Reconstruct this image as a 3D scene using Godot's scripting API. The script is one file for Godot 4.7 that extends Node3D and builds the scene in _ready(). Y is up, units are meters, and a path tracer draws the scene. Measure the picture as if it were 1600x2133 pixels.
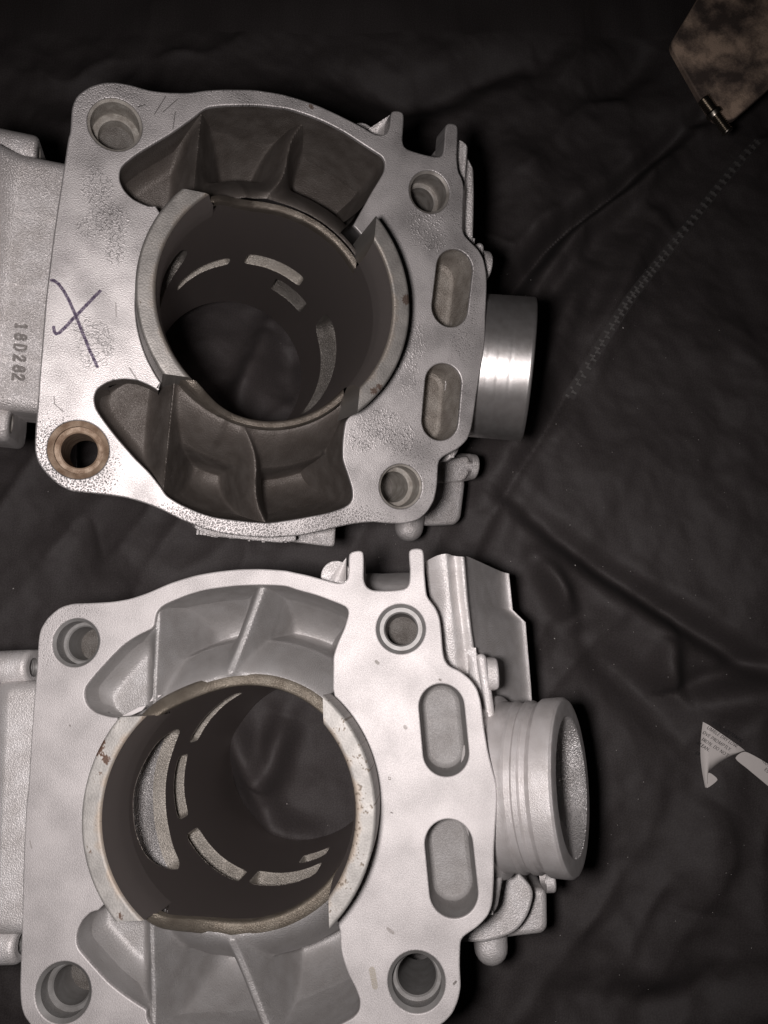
extends Node3D
# Two cast aluminium engine cylinders, upside down on a black jacket, lit by a small flash beside the lens.
# All modelling below is in millimetres (x right, y out of the gasket face, z down the picture); commit() scales to metres.

const POSE_WORN := [0.9562,-0.2878,0.0539,0.2767,0.9482,0.1559,-0.096,-0.1342,0.9863,-34.0854,130.042,-95.3185]
const POSE_BLASTED := [0.9977,0.0495,-0.0454,-0.0516,0.9976,-0.0467,0.043,0.049,0.9979,-39.2213,125.9194,45.5192]
const OUTLINE_WORN := [-59.97,-41.21,-60.13,-47.77,-59.07,-51.58,-56.05,-54.86,-52.4,-56.92,-49.09,-57.73,-45.19,-57.9,-40.23,-57.65,-35.29,-58.21,-29.34,-59.58,-24.4,-61.46,-18.84,-63.06,-11.63,-64.7,-8.11,-65.11,-2.75,-65.48,2.72,-65.26,8.31,-64.66,14.01,-63.51,19.82,-62.08,23.35,-61.1,25.74,-60.24,28.36,-60.1,30.28,-61.21,31.1,-63.54,31.45,-68.19,35.14,-68.31,35.68,-60.05,36.76,-58.02,39.49,-57.49,43.69,-57.27,47.28,-57.48,49,-58.43,49.36,-60.81,49.4,-68.18,53.17,-68.41,53.95,-58.94,54.89,-54.52,56.32,-52.51,57.39,-49.26,57.72,-43.54,58.24,-36.69,59.04,-34.82,61.4,-32.95,64.07,-31.13,66.23,-28.32,67.68,-23.92,68.28,-19.35,68.61,-13.57,68.78,-10.68,69.25,-4.92,69.34,0.89,68.88,6.79,68.41,13.26,68.07,19.11,67.67,25.55,66.54,29.75,63.78,32.98,59.19,36.11,57.82,37.7,57.63,40.01,57.85,45.72,57.28,50.36,55.53,53.97,52.81,56.79,48.79,58.42,43.52,58.96,37.69,59.06,32.02,60.14,26.49,61.76,21.04,63.64,15.64,65.21,11.02,65.97,6.31,66.67,0.87,66.87,-5.79,66.74,-12.57,65.8,-19.92,63.52,-25.26,61.38,-30.35,59.94,-35.46,58.94,-40.32,58.61,-45.23,58.57,-49.95,58.52,-53.36,57.25,-56.46,55.03,-59.25,51.86,-60.6,48.13,-61.04,42.17,-61.15,35.76,-61.38,28.16,-61.59,18.14,-61.8,8.11,-61.78,3.14,-61.49,-12.1,-60.94,-24.75,-60.56,-32.52,-60.3,-39.07]
const OUTLINE_BLASTED := [-61.08,-4.96,-60.73,-21.31,-60.36,-31.35,-59.99,-38.98,-59.83,-46.72,-59.28,-50.35,-57.25,-53.66,-53.85,-56.4,-50.12,-57.43,-44.73,-57.44,-38.29,-57.5,-32.94,-58.14,-27.6,-59.63,-20.67,-62.21,-13.72,-63.99,-7.31,-64.84,-0.37,-65.19,6.01,-64.98,12.9,-64.21,15.69,-63.5,19.74,-62.43,25.49,-60.59,28.93,-59.67,30.97,-60.43,31.63,-62.72,32.17,-68.22,36.07,-68.43,36.01,-60.76,36.67,-58.43,38.63,-57.18,43.78,-56.82,47.81,-57.19,49.08,-58.68,49.49,-62.41,49.66,-68.21,53.53,-68.13,53.73,-61.04,54,-55.29,54.76,-53.55,56.34,-51.2,57.31,-48.33,57.65,-44.38,57.76,-39.35,58.16,-36.56,59.34,-34.74,62.32,-33.07,64.96,-30.76,66.72,-27.96,67.58,-24.13,67.98,-17.66,68.64,-11.25,69.64,-5.95,70.36,-2.27,70.29,1.87,70.04,3.89,68.64,14.05,67.98,22.06,67.14,27.99,65.77,31.14,62.96,33.76,59.14,36.09,58.1,37.52,57.54,43.3,57.45,48.08,56.63,51.39,54.88,54.65,52.16,57.03,48.14,58.66,42.89,59.23,37.07,59.35,31.42,60.46,25.9,62.1,20.48,64,15.09,65.6,10.49,66.38,5.79,67.11,0.37,67.32,-6.27,67.22,-13.04,66.3,-20.37,64.05,-25.7,61.94,-30.77,60.52,-35.87,59.54,-40.71,59.24,-45.6,59.22,-50.31,59.19,-53.7,57.95,-56.78,55.75,-59.57,52.58,-60.69,49.47,-61.16,44.59,-61.27,31.08,-61.59,12.55,-61.45,-1.73]
const POCKET_TOP_WORN := [-35.39,-25.16,-37.55,-24.83,-41.62,-25.93,-44.27,-27.97,-45.73,-30.5,-45.86,-33.31,-44.97,-35.31,-41.87,-38.83,-37.78,-42.59,-33.17,-46.76,-28.56,-51.49,-26.71,-53.5,-25.33,-55.14,-23.41,-56.65,-18.9,-58.25,-11.18,-60.17,-7.68,-60.78,-0.74,-61.55,5.89,-61.07,11.55,-60.07,17.34,-58.45,23.27,-56.16,27.46,-54.57,29.58,-53.74,30.58,-52.43,30.83,-51.08,30.63,-49.07,29.45,-46.29,27.54,-42.24,26.23,-39.17]
const POCKET_LOW_WORN := [27.6,27.26,26.38,29.36,26.11,35.22,26.66,40.7,28.5,44.93,30.36,49.18,30.83,52.19,30,54.22,27.6,55.84,23.25,57.65,15.13,60.07,7.11,62.02,5.16,62.36,-1.8,62.47,-9.73,62.15,-15.03,61.07,-20.34,59.22,-24.09,57.24,-26.36,54.61,-29.71,51.06,-34.04,47.4,-39.47,42.11,-43.28,37.96,-45.77,34.7,-46.58,31.74,-45.92,29.1,-43.38,26.8,-39.61,25.39,-35.69,25.19,-32.12,26.15,-29.51,27.24]
const POCKET_TOP_BLASTED := [-36.07,-24.31,-38.59,-24.76,-42.28,-26.06,-44.7,-28.17,-45.67,-30.73,-45.37,-33.25,-43.08,-36.2,-38.96,-40.63,-34.81,-44.56,-30.61,-47.21,-26.4,-49.09,-25.51,-50.35,-24.96,-53.46,-23.28,-55.47,-20.1,-56.9,-15.31,-58.51,-9.99,-59.68,-2.01,-60.34,5.95,-60.27,12.81,-59.62,16.74,-58.24,22.48,-56.35,28.73,-53.65,30.7,-52.53,31.18,-51.25,31.02,-50.01,29.94,-46.77,27.8,-42.37,26.54,-38.79,26.32,-35.19,26.04,-29.68]
const POCKET_LOW_BLASTED := [26,33.67,26.25,39.06,27.67,43.95,29.64,47.85,30.69,50.74,30.39,53.35,28.86,54.97,26.47,56.1,22.13,57.9,14.18,60.25,6.33,62.12,4.54,62.39,-2.24,62.42,-10.01,62.03,-15.13,60.87,-20.27,58.94,-23.85,56.89,-26.12,54.25,-26.45,51.85,-27.53,51.17,-31.97,48.43,-36.95,44.77,-42.52,39.28,-45.08,36.52,-45.88,34.69,-45.82,31.98,-44.55,29.29,-42.36,27.3,-40.13,26.68]
const SEAM_LINE := [194.8,-254.7,184.8,-243.9,171,-227.1,157.3,-209.9,142.7,-191.6,129.4,-174.8,116.2,-157.7,107.4,-144.6,99.6,-132.1,92.5,-120.6,85.5,-109.2]
const FLAP_LINE := [209.8,-268.8,184.8,-243.9,171,-227.1,157.3,-209.9,142.7,-191.6,129.4,-174.8,116.2,-157.7,99.6,-132.1,85.5,-109.2,72.8,-88.3,60.4,-69.5,50.4,-53.2,42.6,-37,39.3,-28.5]
const FOLDS := [
	{at = [168,-271.3,143.5,-249.7,121.7,-228.4,88.6,-201.3,69.8,-177.2,56.9,-155.9], rise = -6, wide = 7},
	{at = [162.7,-261.1,133.4,-233.4,100.1,-203.8,78.7,-174.8,63.5,-148.8], rise = 4.5, wide = 9},
	{at = [136.7,-208.6,119.3,-177.2,104.7,-148.8,85.9,-121.1], rise = 4, wide = 11},
	{at = [110.8,-189.2,89.3,-155.9,75,-123.4,61,-91.7,45.2,-63], rise = 5, wide = 12},
	{at = [56,-63,74.8,-44.5,103.8,-23.8,136.5,-2.9,158.7,10.2,182.9,21.4], rise = -4.5, wide = 8},
	{at = [59.9,-49.9,80.7,-30.6,105.4,-11.6,129.8,5], rise = 2.5, wide = 16},
	{at = [64.9,-33.8,72.1,-25.3,77,-14.8,81,-7.5], rise = 4, wide = 7},
	{at = [122.8,-1.2,119.9,13.2,122.5,23.4], rise = 4, wide = 9},
	{at = [122.5,24.5,141.5,18.3,166.9,12.2], rise = -3, wide = 8},
	{at = [130.5,29.5,145.3,25.5,174.5,23.4], rise = 3, wide = 14},
	{at = [82.1,-7.5,94,9.1,114,27.5,131.6,47.6], rise = -2.5, wide = 12},
	{at = [142.7,67.4,133.4,86.8,127.9,113.5], rise = 2.5, wide = 16},
	{at = [149.4,90.6,155.3,122.8,156.9,156.5], rise = 3, wide = 20},
	{at = [89.9,113.5,105.2,130.3,122.1,146.9], rise = 2, wide = 16},
	{at = [59.2,141.4,98.4,148.7,158.5,134], rise = -2, wide = 12},
	{at = [-23.5,-294.6,11.7,-281.6,49.4,-294.6,82.7,-305.1], rise = -4, wide = 14},
	{at = [-110.2,-284.2,-70,-271.3,-37.4,-279.1], rise = 2, wide = 18},
	{at = [-186.7,-271.3,-167.4,-261.1,-150.8,-254.7], rise = 2, wide = 12},
	{at = [-117.3,-41.3,-106.2,-30.6,-89.1,-26.4], rise = 1.5, wide = 16},
	{at = [-53.4,-148.8,-61.7,-123.4,-67.7,-100.6], rise = 3, wide = 9},
	{at = [-44.4,-139.5,-46.2,-118.8,-35,-102.9], rise = -2, wide = 9},
	{at = [-66.1,35.6,-57.4,55.5,-53.1,63.4], rise = 4, wide = 9},
	{at = [-41.4,31.6,-47.2,53.6,-52.1,63.4], rise = 4, wide = 9},
	{at = [-52.1,63.4,-44.6,79.1,-22.3,82.9], rise = 3, wide = 8},
	{at = [58.2,-263.6,75.9,-233.4,81.9,-203.8], rise = 2, wide = 16},
	{at = [105.5,-284.2,129.5,-294.6,147.1,-315.7], rise = -3, wide = 14},
]
const BOARD_CORNERS := [128.1,-262.7,148,-295.8,192.3,-299.5,193.8,-263.2,168.4,-238.4,154.2,-225.6,145.7,-225.6,140.2,-236.1]
const STUD_ENDS := [140.2,-234.7,151.5,-219.2]
const LABEL_CORNERS := [135.3,35.8,152.1,47.5,142,53,136.9,57.3,134.7,62.7,133.1,54.9,133.5,45.1]
const LABEL_STRIP := [152,47.9,162.2,53.4,173.8,60.8,173,72.4,161.6,62.7,152.4,54.9,147.6,50.6]
const LABEL_FLAP := [135.7,56.9,137.1,56.7,139.8,59.4,134.9,62.7]
const LABEL_TEXT := [136,36.8,150.5,46.3,136.6,41.2,135.8,44.1,135,46.7,134.5,49.4]


const BORE := 31.7
const SLEEVE := 38.2
const TONGUE := 18.0
var M := {}

# ------------------------------------------------------------------ shape helper
class Shape:
	var v := PackedVector3Array()
	var uv := PackedVector2Array()
	var f := PackedInt32Array()
	func add(p: Vector3) -> int:
		v.append(p)
		return v.size() - 1
	func tri(a: int, b: int, c: int) -> void:
		f.append(a); f.append(b); f.append(c)
	func quad(a: int, b: int, c: int, d: int) -> void:
		tri(a, b, c); tri(a, c, d)
	# pts[u * nv + v]; normal is du x dv
	func grid(nu: int, nv: int, pts: PackedVector3Array, loop := false) -> void:
		var o := v.size()
		v.append_array(pts)
		for u in (nu if loop else nu - 1):
			var w := (u + 1) % nu
			for k in nv - 1:
				quad(o + u * nv + k, o + w * nv + k, o + w * nv + k + 1, o + u * nv + k + 1)
	# profile of (radius, height); descending outside, rising inside
	func lathe(profile: Array, n: int, xf := Transform3D.IDENTITY) -> void:
		var pts := PackedVector3Array()
		for i in n:
			var a := TAU * i / n
			for p in profile:
				pts.append(xf * Vector3(p.x * cos(a), p.y, p.x * sin(a)))
		grid(n, profile.size(), pts, true)
	func ball(c: Vector3, rx: float, ry: float, rz: float, n := 20) -> void:
		var prof := []
		for k in n + 1:
			var t := PI * k / n
			prof.append(Vector2(maxf(sin(t), 0.001), cos(t)))
		lathe(prof, n * 2, Transform3D(Basis(Vector3(rx, 0, 0), Vector3(0, ry, 0), Vector3(0, 0, rz)), c))
	func box(c: Vector3, s: Vector3, b: Basis = Basis.IDENTITY) -> void:
		var k := 0
		for n in [Vector3.RIGHT, Vector3.LEFT, Vector3.UP, Vector3.DOWN, Vector3.BACK, Vector3.FORWARD]:
			var t := Vector3(n.y, n.z, n.x)
			var w: Vector3 = (n as Vector3).cross(t)
			var ids := []
			for q in [[-1, -1], [1, -1], [1, 1], [-1, 1]]:
				ids.append(add(c + b * ((n + t * q[0] + w * q[1]) * s * 0.5)))
			quad(ids[0], ids[1], ids[2], ids[3])
			k += 1
	# capsule-like tube through points
	func tube(path: Array, r: float, n := 14) -> void:
		var pts := PackedVector3Array()
		var m := path.size()
		for i in m:
			var d: Vector3 = (path[mini(i + 1, m - 1)] - path[maxi(i - 1, 0)]).normalized()
			var s := d.cross(Vector3(0.31, 0.2, 0.93)).normalized()
			var t := d.cross(s)
			for k in n + 1:
				var a := TAU * k / n
				pts.append(path[i] + (s * cos(a) + t * sin(a)) * r)
		var o := v.size()
		v.append_array(pts)
		for i in m - 1:
			for k in n:
				var k2 := (k + 1) % n
				quad(o + i * (n + 1) + k, o + i * (n + 1) + k2, o + (i + 1) * (n + 1) + k2, o + (i + 1) * (n + 1) + k)
		ball(path[0], r, r, r, 10)
		ball(path[m - 1], r, r, r, 10)

# shared vertices are smoothed where faces meet at less than the crease angle
func commit(called: String, s: Shape, mat: Material, parent: Node, crease := 42.0, label := "", planar := Rect2()) -> MeshInstance3D:
	var nf := s.f.size() / 3
	var fn := PackedVector3Array(); fn.resize(nf)
	var fu := PackedVector3Array(); fu.resize(nf)
	var count := PackedInt32Array(); count.resize(s.v.size() + 1)
	for k in nf:
		var a := s.v[s.f[k * 3]]
		var n := (s.v[s.f[k * 3 + 1]] - a).cross(s.v[s.f[k * 3 + 2]] - a)
		fn[k] = n
		fu[k] = n.normalized()
		for c in 3:
			count[s.f[k * 3 + c] + 1] += 1
	for k in s.v.size():
		count[k + 1] += count[k]
	var fill := count.duplicate()
	var adj := PackedInt32Array(); adj.resize(nf * 3)
	for k in nf:
		for c in 3:
			var i := s.f[k * 3 + c]
			adj[fill[i]] = k
			fill[i] += 1
	var lim := cos(deg_to_rad(crease))
	var P := PackedVector3Array(); P.resize(nf * 3)
	var N := PackedVector3Array(); N.resize(nf * 3)
	var T := PackedVector2Array()
	var has_uv := planar.size.x > 0 or s.uv.size() == s.v.size()
	if has_uv:
		T.resize(nf * 3)
	for k in nf:
		var me := fu[k]
		for c in 3:
			var i := s.f[k * 3 + c]
			var n := Vector3.ZERO
			for j in range(count[i], count[i + 1]):
				var o := adj[j]
				if fu[o].dot(me) > lim:
					n += fn[o]
			var at := k * 3 + (2 - c)
			P[at] = s.v[i] * 0.001
			N[at] = n.normalized() if n.length_squared() > 1e-18 else me
			if has_uv:
				T[at] = Vector2((s.v[i].x - planar.position.x) / planar.size.x, (s.v[i].z - planar.position.y) / planar.size.y) if planar.size.x > 0 else s.uv[i]
	var arr := []
	arr.resize(Mesh.ARRAY_MAX)
	arr[Mesh.ARRAY_VERTEX] = P
	arr[Mesh.ARRAY_NORMAL] = N
	if has_uv:
		arr[Mesh.ARRAY_TEX_UV] = T
	var mesh := ArrayMesh.new()
	mesh.add_surface_from_arrays(Mesh.PRIMITIVE_TRIANGLES, arr)
	mesh.surface_set_material(0, mat)
	var o := MeshInstance3D.new()
	o.name = called
	o.mesh = mesh
	parent.add_child(o, true)
	if label:
		o.set_meta("label", label)
	return o

func tag(o: Node, label: String, category := "", group := "", kind := "") -> void:
	if label: o.set_meta("label", label)
	if category: o.set_meta("category", category)
	if group: o.set_meta("group", group)
	if kind: o.set_meta("kind", kind)

# ------------------------------------------------------------------ 2D helpers
func flat(a: Array) -> PackedVector2Array:
	var p := PackedVector2Array()
	for k in a.size() / 2:
		p.append(Vector2(a[k * 2], a[k * 2 + 1]))
	return p

func smooth_line(p: PackedVector2Array, step: float, closed := true) -> PackedVector2Array:
	var dense := PackedVector2Array()
	var n := p.size()
	for i in (n if closed else n - 1):
		var a := p[(i - 1 + n) % n] if closed else p[maxi(i - 1, 0)]
		var b := p[i]
		var c := p[(i + 1) % n]
		var d := p[(i + 2) % n] if closed else p[mini(i + 2, n - 1)]
		var m := maxi(2, int(b.distance_to(c) / 0.25))
		for k in m:
			var t := float(k) / m
			# a gentler spline than Catmull-Rom, so that square corners stay square
			var m0 := (c - a) * 0.36
			var m1 := (d - b) * 0.36
			var lim := b.distance_to(c)
			m0 = m0.limit_length(lim); m1 = m1.limit_length(lim)
			var t2 := t * t
			var t3 := t2 * t
			dense.append(b * (2 * t3 - 3 * t2 + 1) + m0 * (t3 - 2 * t2 + t) + c * (3 * t2 - 2 * t3) + m1 * (t3 - t2))
	if closed: dense.append(dense[0])
	else: dense.append(p[n - 1])
	var out := PackedVector2Array([dense[0]])
	var run := 0.0
	for i in range(1, dense.size()):
		run += dense[i].distance_to(dense[i - 1])
		if run >= step:
			out.append(dense[i]); run = 0.0
	if closed and out[out.size() - 1].distance_to(out[0]) < step * 0.5:
		out.remove_at(out.size() - 1)
	if not closed: out.append(dense[dense.size() - 1])
	return out

func circle(c: Vector2, r: float, n := 56) -> PackedVector2Array:
	var p := PackedVector2Array()
	for i in n:
		p.append(c + Vector2(cos(TAU * i / n), sin(TAU * i / n)) * r)
	return p

func capsule(a: Vector2, b: Vector2, r: float, n := 26) -> PackedVector2Array:
	var p := PackedVector2Array()
	var d := (b - a).angle()
	for i in n + 1:
		p.append(b + Vector2.from_angle(d - PI / 2 + PI * i / n) * r)
	for i in n + 1:
		p.append(a + Vector2.from_angle(d + PI / 2 + PI * i / n) * r)
	return smooth_line(p, 0.7)

func rounded(pts: Array, r: float) -> PackedVector2Array:
	var out := PackedVector2Array()
	var n := pts.size()
	for i in n:
		var b: Vector2 = pts[i]
		var a: Vector2 = pts[(i - 1 + n) % n]
		var c: Vector2 = pts[(i + 1) % n]
		var q := minf(r, minf(a.distance_to(b), c.distance_to(b)) * 0.45)
		var s := b + (a - b).normalized() * q
		var e := b + (c - b).normalized() * q
		for k in 7:
			var t := k / 6.0
			out.append(s.lerp(b, t).lerp(b.lerp(e, t), t))
	return out

func area2(p: PackedVector2Array) -> float:
	var s := 0.0
	for i in p.size():
		s += p[i].cross(p[(i + 1) % p.size()])
	return s * 0.5

func ccw(p: PackedVector2Array) -> PackedVector2Array:
	if area2(p) < 0:
		p = p.duplicate(); p.reverse()
	return p

# moved to the left of its direction by d (inwards for a ccw loop)
func inset(p: PackedVector2Array, d: float) -> PackedVector2Array:
	var n := p.size()
	var out := PackedVector2Array(); out.resize(n)
	for i in n:
		var t := (p[(i + 1) % n] - p[(i - 1 + n) % n]).normalized()
		out[i] = p[i] + Vector2(-t.y, t.x) * d
	return out

# a level face between loops at height h; indices of the loop points are returned
func face(s: Shape, outer: PackedVector2Array, holes: Array, h: float, up := true, fill: PackedVector2Array = PackedVector2Array()) -> Array:
	var all := PackedVector2Array(outer)
	var starts := [s.v.size()]
	for q in holes:
		starts.append(s.v.size() + all.size())
		all.append_array(q)
	all.append_array(fill)
	var o := s.v.size()
	for p in all:
		s.add(Vector3(p.x, h, p.y))
	var tr := Geometry2D.triangulate_delaunay(all)
	for k in tr.size() / 3:
		var a := all[tr[k * 3]]; var b := all[tr[k * 3 + 1]]; var c := all[tr[k * 3 + 2]]
		var m := (a + b + c) / 3.0
		if not Geometry2D.is_point_in_polygon(m, outer): continue
		var out := false
		for q in holes:
			if Geometry2D.is_point_in_polygon(m, q):
				out = true; break
		if out: continue
		var turn := (b - a).cross(c - a)
		if absf(turn) < 1e-7: continue
		if (turn < 0) == up: s.tri(o + tr[k * 3], o + tr[k * 3 + 1], o + tr[k * 3 + 2])
		else: s.tri(o + tr[k * 3], o + tr[k * 3 + 2], o + tr[k * 3 + 1])
	return starts

# rings joined into a wall; first ring is existing vertices from index o
func skirt(s: Shape, o: int, n: int, rings: Array, out_side: bool) -> void:
	var prev := o
	for r in rings:
		var at := s.v.size()
		for i in n:
			s.add(Vector3(r[0][i].x, r[1], r[0][i].y))
		for i in n:
			var j := (i + 1) % n
			if out_side: s.quad(prev + i, at + i, at + j, prev + j)
			else: s.quad(prev + i, prev + j, at + j, at + i)
		prev = at

# plate with rounded edges; loops at height h, walls going down by depth
func plate(s: Shape, outer: PackedVector2Array, holes: Array, h: float, depth: float, bevel := 0.5, hole_depth := 1.2) -> void:
	outer = ccw(outer)
	var hs := []
	for q in holes: hs.append(ccw(q))
	var b := bevel
	var top_holes := []
	for q in hs: top_holes.append(inset(q, -minf(b, 0.35)))
	var st := face(s, inset(outer, b), top_holes, h)
	var rings := []
	for k in [1, 2, 3]:
		var a: float = k * PI / 6
		rings.append([inset(outer, b * (1 - sin(a))), h - b * (1 - cos(a))])
	rings.append([outer, h - depth])
	skirt(s, st[0], outer.size(), rings, true)
	var hb := minf(b, 0.35)
	for q in hs.size():
		rings = []
		for k in [1, 2, 3]:
			var a: float = k * PI / 6
			rings.append([inset(hs[q], -hb * (1 - sin(a))), h - hb * (1 - cos(a))])
		rings.append([hs[q], h - hole_depth])
		skirt(s, st[q + 1], hs[q].size(), rings, false)

func smax(a: float, b: float, k: float) -> float:
	return 0.5 * (a + b + sqrt((a - b) * (a - b) + k * k))

func table(t: Array, x: float) -> float:
	for k in range(1, t.size()):
		if x <= t[k][0]:
			var w := clampf((x - t[k - 1][0]) / (t[k][0] - t[k - 1][0]), 0, 1)
			return lerpf(t[k - 1][1], t[k][1], w)
	return t[t.size() - 1][1]

func seg_dist(p: Vector2, a: Vector2, b: Vector2) -> Vector2:   # (distance, place along)
	var t := clampf((p - a).dot(b - a) / (b - a).length_squared(), 0, 1)
	return Vector2(p.distance_to(a.lerp(b, t)), t)

# ------------------------------------------------------------------ textures and materials
func noise(kind: int, freq: float, seed_: int, octaves := 1) -> FastNoiseLite:
	var n := FastNoiseLite.new()
	n.noise_type = kind
	n.frequency = freq
	n.seed = seed_
	n.fractal_type = FastNoiseLite.FRACTAL_FBM if octaves > 1 else FastNoiseLite.FRACTAL_NONE
	n.fractal_octaves = octaves
	return n

func bytes(n: FastNoiseLite, size: int, normalized := true) -> PackedByteArray:
	var im := n.get_seamless_image(size, size, false, false, 0.1, normalized)
	im.convert(Image.FORMAT_L8)
	return im.get_data()

func grey(d: PackedByteArray, size: int) -> Image:
	return Image.create_from_data(size, size, false, Image.FORMAT_L8, d)

func normals(d: PackedByteArray, size: int, strength: float) -> ImageTexture:
	var im := grey(d, size)
	im.convert(Image.FORMAT_RGBA8)
	im.bump_map_to_normal_map(strength)
	return ImageTexture.create_from_image(im)

func mix_bytes(a: PackedByteArray, b: PackedByteArray, wa: float, wb: float, base: float) -> PackedByteArray:
	var o := PackedByteArray(); o.resize(a.size())
	for k in a.size():
		o[k] = clampi(int(base + (a[k] - 128) * wa + (b[k] - 128) * wb), 0, 255)
	return o

func tint(d: PackedByteArray, size: int, lo: Color, hi: Color) -> ImageTexture:
	var o := PackedByteArray(); o.resize(size * size * 3)
	for k in d.size():
		var c := lo.lerp(hi, d[k] / 255.0)
		o[k * 3] = c.r8; o[k * 3 + 1] = c.g8; o[k * 3 + 2] = c.b8
	return ImageTexture.create_from_image(Image.create_from_data(size, size, false, Image.FORMAT_RGB8, o))

func material(lin: Color, metallic: float, rough: float, normal: Texture2D, strength: float, per_mm: float, albedo: Texture2D = null) -> StandardMaterial3D:
	var m := StandardMaterial3D.new()
	m.albedo_color = lin.linear_to_srgb()
	m.metallic = metallic
	m.roughness = rough
	m.metallic_specular = 0.5
	m.uv1_triplanar = true
	m.uv1_scale = Vector3.ONE * per_mm * 1000.0
	if normal:
		m.normal_enabled = true
		m.normal_texture = normal
		m.normal_scale = strength
	if albedo:
		m.albedo_texture = albedo
	return m

func make_materials() -> void:
	var grit := bytes(noise(FastNoiseLite.TYPE_SIMPLEX, 0.11, 3, 2), 512)
	var fine := bytes(noise(FastNoiseLite.TYPE_SIMPLEX, 0.24, 7), 512)
	var blot := bytes(noise(FastNoiseLite.TYPE_SIMPLEX, 0.008, 21, 4), 512)
	var grit_n := normals(mix_bytes(grit, fine, 0.75, 0.5, 128), 512, 5.0)
	var soft_n := normals(mix_bytes(blot, fine, 0.5, 0.22, 128), 512, 4.0)
	var blot_t := tint(mix_bytes(blot, fine, 0.9, 0.45, 150), 512, Color(0.86, 0.85, 0.84), Color(1, 1, 1))
	var dirt_t := tint(mix_bytes(blot, grit, 1.0, 0.3, 150), 512, Color(0.74, 0.71, 0.68), Color(1, 0.99, 0.97))
	var rust_t := tint(mix_bytes(blot, grit, 1.5, 0.5, 120), 512, Color(0.62, 0.54, 0.47), Color(0.92, 0.87, 0.81))
	# honing marks: fine crossed scratches
	var hatch := PackedByteArray(); hatch.resize(256 * 256)
	for y in 256:
		for x in 256:
			var a := sin((x + y * 2) * TAU / 16.0 + 2.0 * sin(y * TAU / 128.0))
			var b := sin((x * 2 - y) * TAU / 8.0 + 2.0 * sin(x * TAU / 64.0))
			hatch[y * 256 + x] = clampi(int(128 + 35 * a + 25 * b + (fine[(y * 512 + x)] - 128) * 0.5), 0, 255)
	var hatch_n := normals(hatch, 256, 3.0)
	# blasted, clean casting
	M.spigot_light = material(Color(0.60, 0.575, 0.57), 0.4, 0.5, grit_n, 0.5, 0.038, blot_t)
	M.cast_light = material(Color(0.725, 0.700, 0.694), 0.4, 0.52, grit_n, 0.51, 0.024, blot_t)
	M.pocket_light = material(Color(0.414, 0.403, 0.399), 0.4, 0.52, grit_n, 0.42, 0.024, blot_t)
	M.rough_light = material(Color(0.72, 0.70, 0.695), 0.65, 0.40, grit_n, 1.65, 0.024, blot_t)
	# used, oily casting
	M.cast_worn = material(Color(0.598, 0.572, 0.566), 0.5, 0.48, grit_n, 0.84, 0.024, blot_t)
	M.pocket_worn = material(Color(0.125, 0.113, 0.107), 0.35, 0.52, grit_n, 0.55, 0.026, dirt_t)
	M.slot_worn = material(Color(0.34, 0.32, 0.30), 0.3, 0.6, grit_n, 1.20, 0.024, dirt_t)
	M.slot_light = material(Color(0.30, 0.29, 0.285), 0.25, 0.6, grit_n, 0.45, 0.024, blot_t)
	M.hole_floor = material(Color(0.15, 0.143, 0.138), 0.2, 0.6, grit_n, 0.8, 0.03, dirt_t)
	M.grime = material(Color(0.18, 0.165, 0.155), 0.1, 0.7, grit_n, 0.3, 0.05)
	# steel
	M.sleeve_light = material(Color(0.52, 0.48, 0.43), 0.45, 0.48, soft_n, 0.5, 0.06, dirt_t)
	M.sleeve_worn = material(Color(0.27, 0.252, 0.235), 0.5, 0.42, soft_n, 0.4, 0.06, dirt_t)
	M.rim_light = material(Color(0.27, 0.245, 0.21), 0.6, 0.55, grit_n, 0.7, 0.03, dirt_t)
	M.rim_worn = material(Color(0.20, 0.18, 0.16), 0.7, 0.46, grit_n, 0.6, 0.03, dirt_t)
	M.bore = material(Color(0.27, 0.235, 0.222), 0.82, 0.38, hatch_n, 0.25, 0.06)
	M.honed = material(Color(0.32, 0.282, 0.268), 0.8, 0.40, hatch_n, 0.25, 0.06)
	M.port = material(Color(0.58, 0.54, 0.485), 0.5, 0.5, grit_n, 1.50, 0.024, blot_t)
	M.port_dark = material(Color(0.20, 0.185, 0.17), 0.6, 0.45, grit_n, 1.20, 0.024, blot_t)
	M.rust = material(Color(0.46, 0.40, 0.35), 0.25, 0.6, grit_n, 0.6, 0.05, rust_t)
	M.scale = material(Color(0.40, 0.388, 0.37), 0.3, 0.6, grit_n, 1.0, 0.06, dirt_t)
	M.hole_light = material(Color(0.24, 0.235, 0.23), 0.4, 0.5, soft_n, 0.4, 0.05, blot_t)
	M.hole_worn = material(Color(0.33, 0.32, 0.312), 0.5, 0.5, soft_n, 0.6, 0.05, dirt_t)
	# turned spigot of the used cylinder: fine rings round its axis
	M.turned = material(Color(0.42, 0.405, 0.40), 0.85, 0.38, soft_n, 0.35, 0.05, blot_t)
	# cloth
	var weave := PackedByteArray(); weave.resize(256 * 256)
	for y in 256:
		for x in 256:
			var wx := sin(x * TAU / 8.0)
			var wy := sin(y * TAU / 8.0)
			weave[y * 256 + x] = int(128 + 60 * (wx if (x / 8 + y / 8) % 2 == 0 else wy))
	var lint := bytes(noise(FastNoiseLite.TYPE_SIMPLEX, 0.02, 33, 5), 512)
	M.cloth = material(Color(0.057, 0.0495, 0.0485), 0.0, 0.72, normals(weave, 256, 3.0), 0.22, 0.11, tint(mix_bytes(lint, fine, 1.2, 0.6, 150), 512, Color(0.62, 0.58, 0.58), Color(1, 1, 1)))
	M.cloth.metallic_specular = 0.5
	M.teeth = material(Color(0.17, 0.16, 0.155), 0.4, 0.36, null, 0, 1)
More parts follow.
